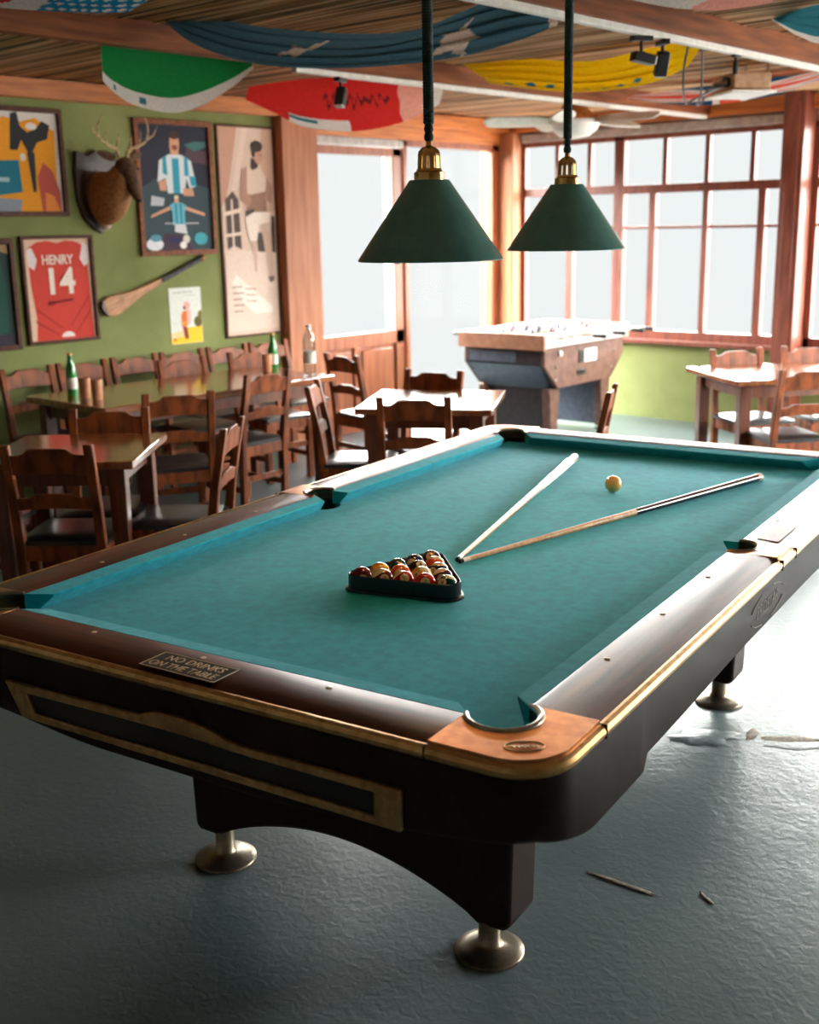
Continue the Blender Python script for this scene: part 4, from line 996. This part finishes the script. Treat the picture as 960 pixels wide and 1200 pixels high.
# ------------------------------------------------------------------ hurley stick on the wall
def hurley():
    a = V((3.09, 1.165)); c = V((3.905, 1.478)); d = (c-a); Ln = d.length; ang = atan2(d.y, d.x)
    root = thing('hurley_stick', 'wooden hurley stick with dark taped grip hung slanted on the green wall', 'stick', mx=M.Translation((UL+.02, a.x, a.y)) @ WM @ M.Rotation(ang, 4, 'Z'))
    up = [(-.045, -.02), (-.052, .03), (-.03, .066), (.02, .078), (.09, .066), (.15, .046), (.25, .031), (.38, .022), (.48, .018)]
    lo = [(.48, -.018), (.38, -.022), (.25, -.034), (.15, -.05), (.08, -.066), (.03, -.062), (-.02, -.045)]
    m = MB(); m.prism(up+lo, 0, .02); m.build('blade', ash_wood, root, bevel=.006, smooth=50)
    m = MB(); m.prism([(-.044, -.02), (-.054, .032), (-.03, .069), (-.012, .07), (-.018, .0), (-.022, -.045)], -.001, .0215); m.build('blade_band', mat('blade_band', (110, 84, 66), (84, 62, 48), .5), root, bevel=.005)
    m = MB(); m.tube([(.47, 0, .011), (Ln-.03, 0, .011)], [.019, .017], 12); m.build('grip', grip_dark, root)
    m = MB(); m.tube([(Ln-.03, 0, .011), (Ln-.02, 0, .011), (Ln, 0, .011)], [.017, .024, .022], 12); m.build('stick_end', ash_wood, root)
hurley()

# ------------------------------------------------------------------ mounted deer head
def deer():
    root = thing('deer_head', 'mounted deer head with antlers on a dark shield between the pictures', 'deer head', mx=M.Translation((UL, 3.085, 1.93)) @ WM)
    # local x along wall (right), y up, z out
    sh = [(-.15, .24), (-.06, .215), (0, .25), (.06, .215), (.15, .24), (.165, .1), (.16, -.06), (.12, -.18), (.05, -.25), (0, -.275), (-.05, -.25), (-.12, -.18), (-.16, -.06), (-.165, .1)]
    m = MB(); m.prism(sh, .002, .03); m.build('shield', mat('shield_wood', (58, 44, 38), (42, 32, 28), .35), root, bevel=.008)
    m = MB(); m.prism([(x*.62, y*.62-.03) for x, y in sh], .03, .04); m.build('shield_inset', mat('shield_inset', (120, 106, 96), (96, 84, 76), .4), root, bevel=.004)
    def ringat(c, rx, ry, t, n=20):
        c = V(c); t = V(t).normalized(); up = V((0, 1, 0)); x = up.cross(t).normalized(); y = t.cross(x)
        return [c+x*rx*cos(2*pi*k/n)+y*ry*sin(2*pi*k/n) for k in range(n)]
    # neck: from shield forward, up, and turning to the right
    m = MB(); m.loft([ringat((0, -.05, .03), .108, .17, (0, 0, 1)), ringat((0, -.06, .10), .118, .178, (0, .05, 1)), ringat((.004, -.045, .18), .110, .160, (.05, .3, 1)), ringat((.008, .015, .245), .090, .122, (.06, .7, 1)), ringat((.012, .075, .285), .070, .090, (.06, 1, .8)), ringat((.016, .13, .305), .056, .066, (.08, 1, .5))])
    m.build('neck', fur_tan, root, smooth=70, sub=1)
    ax = V((.14, -.93, .33)).normalized(); h0 = V((.015, .185, .295))
    m = MB(); secs = [(0, .034, .04), (.03, .060, .064), (.08, .066, .072), (.13, .054, .062), (.18, .041, .047), (.235, .034, .038), (.27, .029, .031), (.285, .016, .016)]
    m.loft([ringat(h0+ax*q, a, c, ax) if False else [h0+ax*q+V((a*cos(2*pi*k/20), 0, 0))+V((0, .33, .93))*c*sin(2*pi*k/20) for k in range(20)] for q, a, c in secs]); hd = m.build('head', fur_brown, root, smooth=70, sub=1)
    m = MB(); m.lathe([(0, .0), (.016, .004), (.020, .012), (.0, .022)], tuple(h0+ax*.272+V((0, 0, .008))), 14, mx=ax.to_track_quat('Z', 'Y').to_matrix().to_4x4()); m.build('nose', leather_black, root)
    for k in (-1, 1):
        m = MB(); c = h0+ax*.085+V((k*.058, .012, .035)); m.lathe([(0, -.011), (.008, -.008), (.011, 0), (.008, .008), (0, .011)], tuple(c), 12); m.build('eye', sign_black, root)
        e0 = h0+ax*.015+V((k*.048, .01, -.01)); ed = V((k*.9, .30, -.15)).normalized()
        m = MB(); m.tube([e0, e0+ed*.03, e0+ed*.07, e0+ed*.11, e0+ed*.125], [.014, .026, .028, .014, .003], 10, squash=[.6, .45, .4, .4, .4]); m.build('ear', fur_brown, root, smooth=70)
        b0 = h0+V((k*.028, .0, .01))
        beam = [b0, b0+V((k*.02, .05, .0)), b0+V((k*.09, .075, .01)), b0+V((k*.145, .115, .02)), b0+V((k*.155, .19, .03)), b0+V((k*.125, .25, .045))]
        m = MB(); m.tube([polyl(beam, i/20) for i in range(21)], [.014-.011*i/20 for i in range(21)], 8)
        m.tube([beam[1], beam[1]+V((k*.0, .05, .03)), beam[1]+V((-k*.005, .095, .035))], [.009, .007, .002], 6)
        m.tube([beam[2], beam[2]+V((k*.01, .05, .01)), beam[2]+V((k*.0, .10, .03))], [.009, .006, .002], 6)
        m.tube([beam[3], beam[3]+V((k*.05, .03, .01)), beam[3]+V((k*.075, .085, .02))], [.008, .006, .002], 6); m.build('antler', antler_mat, root)
    m = MB(); m.tube([(0, -.20, .10), (.0, -.225, .085), (0, -.235, .06)], [.03, .03, .024], 10); m.build('brisket_tuft', fur_white, root, smooth=70)
deer()

# ------------------------------------------------------------------ flags draped between the beams
def flag(label, bot, top, pat, mats, nu=90, nv=36, fold=.010, folds=5, belly=.06, phase=0., pins=True):
    bot = [V(p) for p in bot]; top = [V(p) for p in top]
    c = (sum(bot, V())+sum(top, V()))/(len(bot)+len(top))
    root = thing('draped_flag', label, 'flag', tuple(c), 0, 'flags hung under the ceiling')
    def fn(s, t):
        a = polyl(bot, s); d = polyl(top, s); p = a.lerp(d, t)
        k = sin(pi*t)
        nrm = (d-a); ln = max(nrm.length, 1e-4)
        wave = fold*sin(2*pi*folds*(t+.35*(s-.5)**2)+phase+2.*s)*min(1, 6*t)*min(1, 6*(1-t))*min(1, 8*s)*min(1, 8*(1-s))
        p = p+V((0, -belly*k*sin(pi*s)+wave, wave*.6-belly*.25*k*sin(pi*s)))
        return tuple(p-c)
    m = MB(); m.grid(fn, nu, nv, pat); o = m.build('flag_cloth', mats, root, smooth=80, fix=False)
    return root
f1 = lambda s, t: (2 if (s < .42 and (s-.2)**2*6+(t-.30)**2 < .02) else 1) if s < .44+.1*(t-.3) else (1 if min(abs(((s-.44)/.075+(.5 if int(t/.16) % 2 else 0)) % 1-.5)*.9+abs((t/.16) % 1-.5)*1.0, 9) < .36 else 0)
flag('blue flag with small white stars at the top left corner of the photo', [(-1.90, 1.03, 2.505), (-1.84, 1.13, 2.494), (-1.78, 1.24, 2.490), (-1.72, 1.35, 2.489), (-1.68, 1.44, 2.490), (-1.63, 1.56, 2.50)],
     [(-1.70, .95, 2.585), (-1.58, 1.2, 2.58), (-1.48, 1.40, 2.58), (-1.38, 1.63, 2.585)], f1, [F_sky, F_white, F_red], belly=.02, fold=.004, nu=160, nv=40)
st = star(.66, .42, .16, 5, .3); st2 = star(.36, .55, .05, 5, .2)
flag('large faded blue flag with a pale star sagging across the ceiling', [(-2.15, 2.11, 2.60), (-2.01, 2.18, 2.482), (-1.75, 2.32, 2.384), (-1.39, 2.50, 2.346), (-.96, 2.69, 2.354), (-.67, 2.79, 2.400), (-.48, 2.84, 2.45)],
     [(-2.15, 2.13, 2.605), (-1.97, 2.29, 2.595), (-1.75, 2.40, 2.545), (-1.38, 2.57, 2.495), (-1.12, 2.68, 2.49), (-.94, 2.75, 2.54), (-.79, 2.79, 2.58), (-.65, 2.84, 2.595), (-.48, 2.87, 2.53)],
     lambda s, t: 1 if (inpoly((s-.69)/.072, (t-.36)/.42, star(0, 0, 1, 5, .35)) or inpoly((s-.36)/.035, (t-.55)/.25, star(0, 0, 1, 5, .2)) or s > .955) else 0, [F_blue, F_star], nu=140, nv=50, fold=.018, folds=4, belly=.05)
flag('green flag with a white lower band hanging below the left beam', [(-2.60, 2.07, 2.371), (-2.60, 2.14, 2.317), (-2.60, 2.26, 2.268), (-2.60, 2.49, 2.249), (-2.60, 2.68, 2.303), (-2.60, 2.89, 2.410), (-2.60, 3.03, 2.508)],
     [(-2.68, 2.13, 2.575), (-2.70, 2.58, 2.575), (-2.68, 3.08, 2.57)], lambda s, t: (2 if (abs(s-.16) < .012 or abs(s-.36) < .02) and .06 < t < .16 else 1) if t < .26 else 0, [F_green, F_white, F_teal], fold=.006, folds=2, belly=.03)
def redpat(s, t):
    if s < .55 and t < .22 and s > .26: return 1 if t > .10-.0*s and s < .40 and t < .18 else 2
    if s > .80: return 3 if s < .9 else 2
    x = (s-.42)/.34
    if 0 < x < 1 and .40 < t < .75:
        q = (t-.40)/.35
        if abs(q-(.5+.38*sin(x*52)*(.6+.4*sin(x*17)))) < .16 and abs((x*3) % 1-.5) > .05: return 4
    return 0
flag('red flag with dark script over the doors', [(-3.20, 3.47, 2.423), (-3.14, 3.64, 2.354), (-3.08, 3.82, 2.280), (-3.00, 4.08, 2.256), (-2.93, 4.32, 2.278), (-2.86, 4.57, 2.343), (-2.80, 4.80, 2.447)],
     [(-3.20, 3.50, 2.50), (-3.11, 3.78, 2.55), (-3.01, 4.12, 2.585), (-2.92, 4.42, 2.59), (-2.80, 4.86, 2.58)], redpat, [F_red, F_teal, F_white, F_pink, F_ink], nu=150, nv=50, fold=.008, folds=2, belly=.03)
def yelpat(s, t):
    for k in range(8):
        if (s-.12-.085*k)**2*4+(t-.14-.05*sin(k))**2 < .0016: return 1
    return 0
flag('bright yellow flag with a row of small blue marks near the beam spotlights', [(-2.10, 4.46, 2.488), (-1.67, 4.43, 2.410), (-1.28, 4.36, 2.367), (-.88, 4.24, 2.363), (-.58, 4.10, 2.402)],
     [(-2.16, 4.26, 2.595), (-1.80, 4.36, 2.59), (-1.46, 4.42, 2.545), (-1.24, 4.42, 2.54), (-1.01, 4.40, 2.56), (-.56, 4.26, 2.56)], yelpat, [F_yellow, F_teal], nu=120, nv=40, fold=.014, folds=4, belly=.05)
def ukpat(s, t):
    x = (s-.5)*2; y = (t-.5)*2
    if abs(y) < .22 or abs(x) < .10: return 1
    if abs(y) < .40 or abs(x) < .17: return 2
    d = abs(abs(x)-abs(y))
    if d < .08: return 1
    if d < .26: return 2
    return 0
flag('flag of red, white and blue crosses sagging by the projector', [(-2.10, 5.99, 2.50), (-1.83, 6.04, 2.450), (-1.52, 6.08, 2.419), (-1.22, 6.08, 2.427), (-.97, 6.05, 2.451), (-.62, 5.97, 2.505)],
     [(-2.10, 6.10, 2.53), (-1.77, 6.3, 2.565), (-1.46, 6.4, 2.585), (-1.10, 6.4, 2.59), (-.62, 6.15, 2.59)], ukpat, [F_navy, F_rust, F_white], nu=120, nv=60, fold=.006, folds=2, belly=.05)
flag('pink and white flag at the top edge right of centre', [(-.30, 2.97, 2.55), (-.18, 2.92, 2.515), (.01, 2.87, 2.460), (.23, 2.78, 2.409), (.42, 2.68, 2.383), (.62, 2.55, 2.37), (.85, 2.4, 2.42), (1.05, 2.3, 2.5)],
     [(-.28, 3.05, 2.58), (.1, 3.02, 2.57), (.45, 2.9, 2.56), (.8, 2.7, 2.57), (1.1, 2.5, 2.58)], lambda s, t: 0 if s > .36+.1*t else 1, [F_pink, F_white], fold=.006, folds=2, belly=.04)
flag('teal flag with a white border at the top right corner', [(-.20, 4.18, 2.59), (-.09, 4.07, 2.533), (.09, 3.87, 2.447), (.40, 3.46, 2.348), (.8, 3.1, 2.40), (1.15, 2.9, 2.52)],
     [(-.18, 4.22, 2.595), (.06, 3.98, 2.58), (.42, 3.6, 2.53), (.8, 3.3, 2.55), (1.15, 3.0, 2.59)], lambda s, t: 1 if (t < .16 or s < .05) else 0, [F_teal, F_white], fold=.012, folds=4, belly=.03)

# ------------------------------------------------------------------ spotlights, cables, projector, fan
def spot(x, y, tilt, yaw, label, n=1.):
    root = thing('track_spotlight', label, 'spotlight', (x, y, 2.45), yaw, 'black track spotlights')
    m = MB(); m.box(-.018, .018, -.05, .05, -.022, 0); m.build('track_adapter', black_metal, root, bevel=.003)
    m = MB(); m.tube([(0, 0, -.02), (0, 0, -.075)], .008, 8); m.box(-.03, .03, -.006, .006, -.085, -.068); m.build('arm', black_metal, root)
    mx = M.Translation((0, 0, -.09)) @ M.Rotation(tilt, 4, 'X')
    m = MB(); m.box(-.028, .028, -.020, .020, -.062, .042, mx=mx); m.build('lamp_head', black_metal, root, bevel=.005)
    m = MB(); m.box(-.025, .025, -.017, .017, -.066, -.0615, mx=mx); m.build('lens', white_plastic, root)
spot(-2.25, 3.34, RAD(-22), RAD(20), 'black spotlight hanging from the left beam in front of the red flag')
spot(-.39, 3.35, RAD(80), RAD(-30), 'black spotlight lying level under the right beam, left of two')
spot(-.39, 3.53, RAD(25), RAD(50), 'black spotlight angled down under the right beam, right of two')
root = thing('cable_holder', 'small black cable holder under the right beam next to the looping cables', 'holder', (-.39, 4.23, 2.45))
m = MB(); m.box(-.012, .012, -.03, .03, -.012, 0); m.tube([(0, 0, -.01), (0, 0, -.06)], .009, 8); m.build('holder_stem', black_metal, root, bevel=.002)
m = MB(); m.lathe([(.012, -.09), (.014, -.06), (.012, -.03)], seg=12); m.build('holder_clip', black_metal, root)
for k, (p0, q, lab) in enumerate((((-.43, 3.87, 2.53), 0., 'left of two looping black cables from the right beam to the projector'), ((-.43, 3.99, 2.53), .06, 'right of two looping black cables from the right beam to the projector'))):
    pts = [V(p0), V((-.46, p0[1]+.03, 2.50)), V((-.56, p0[1]+.16+q, 2.40)), V((-.66, p0[1]+.34+q, 2.30)), V((-.80, p0[1]+.62, 2.275)), V((-.95, p0[1]+.95, 2.32)), V((-.98-q, 5.2, 2.42)), V((-1.02+q, 5.42, 2.46))]
    sm = [polyl(pts, i/40) for i in range(41)]
    m = MB(); m.tube([p-pts[0] for p in sm], .006, 8); o = m.build('hanging_cable', black_metal); o.location = pts[0]; tag(o, lab, 'cable', 'looping cables')
def projector():
    root = thing('projector', 'tan projector box hung under the reed ceiling behind the right beam', 'projector', (-1.01, 5.52, 2.395), RAD(-38))
    m = MB(); m.box(-.16, .16, -.12, .12, .02, .12); m.build('projector_body', cardboard, root, bevel=.01)
    m = MB(); m.lathe([(.028, 0), (.032, .03), (.024, .032)], (.09, -.12, .07), 20, mx=M.Rotation(pi/2, 4, 'X')); m.build('projector_lens', black_metal, root)
    m = MB()
    for k in range(5): m.box(-.12+.03*k, -.105+.03*k, -.123, -.118, .05, .09)
    m.build('vent', sign_black, root, smooth=0)
    m = MB(); m.box(-.20, .20, -.15, .14, 0, .018); m.build('projector_shelf', white_plastic, root, bevel=.006)
    for x in (-.15, .15):
        m = MB(); m.tube([(x, .1, .01), (x, .1, .20)], .008, 8); m.build('hanger_rod', chrome, root)
projector()
def fan():
    root = thing('ceiling_fan', 'white ceiling fan with rounded blades and a wooden motor cover near the windows', 'fan', (-2.51, 5.955, 2.6))
    m = MB(); m.lathe([(.05, 0), (.06, -.05), (.10, -.14), (.16, -.19), (.17, -.215)], seg=32); m.build('motor_cover', wood_beamx, root)
    m = MB(); m.lathe([(.172, -.215), (.18, -.24), (.165, -.28), (.11, -.325), (.0, -.345)], seg=32); m.build('light_bowl', white_plastic, root)
    for k in range(5):
        a = RAD(6+72*k); ca = M.Rotation(a, 4, 'Z')
        def fn(s, t):
            x = .16+.50*s; wd = .062*(1-.0*s)*min(1, .55+1.5*s)*sqrt(max(0., 1-max(0, (s-.82)/.18)**2)); y = (-1+2*t)*wd
            return tuple(ca @ V((x, y, -.215+y*.5)))
        m = MB(); m.grid(fn, 24, 6); o = m.build('fan_blade', white_paint, root, smooth=60, fix=False)
        sd = o.modifiers.new('solid', 'SOLIDIFY'); sd.thickness = .008
fan()
bpy.context.view_layer.update()
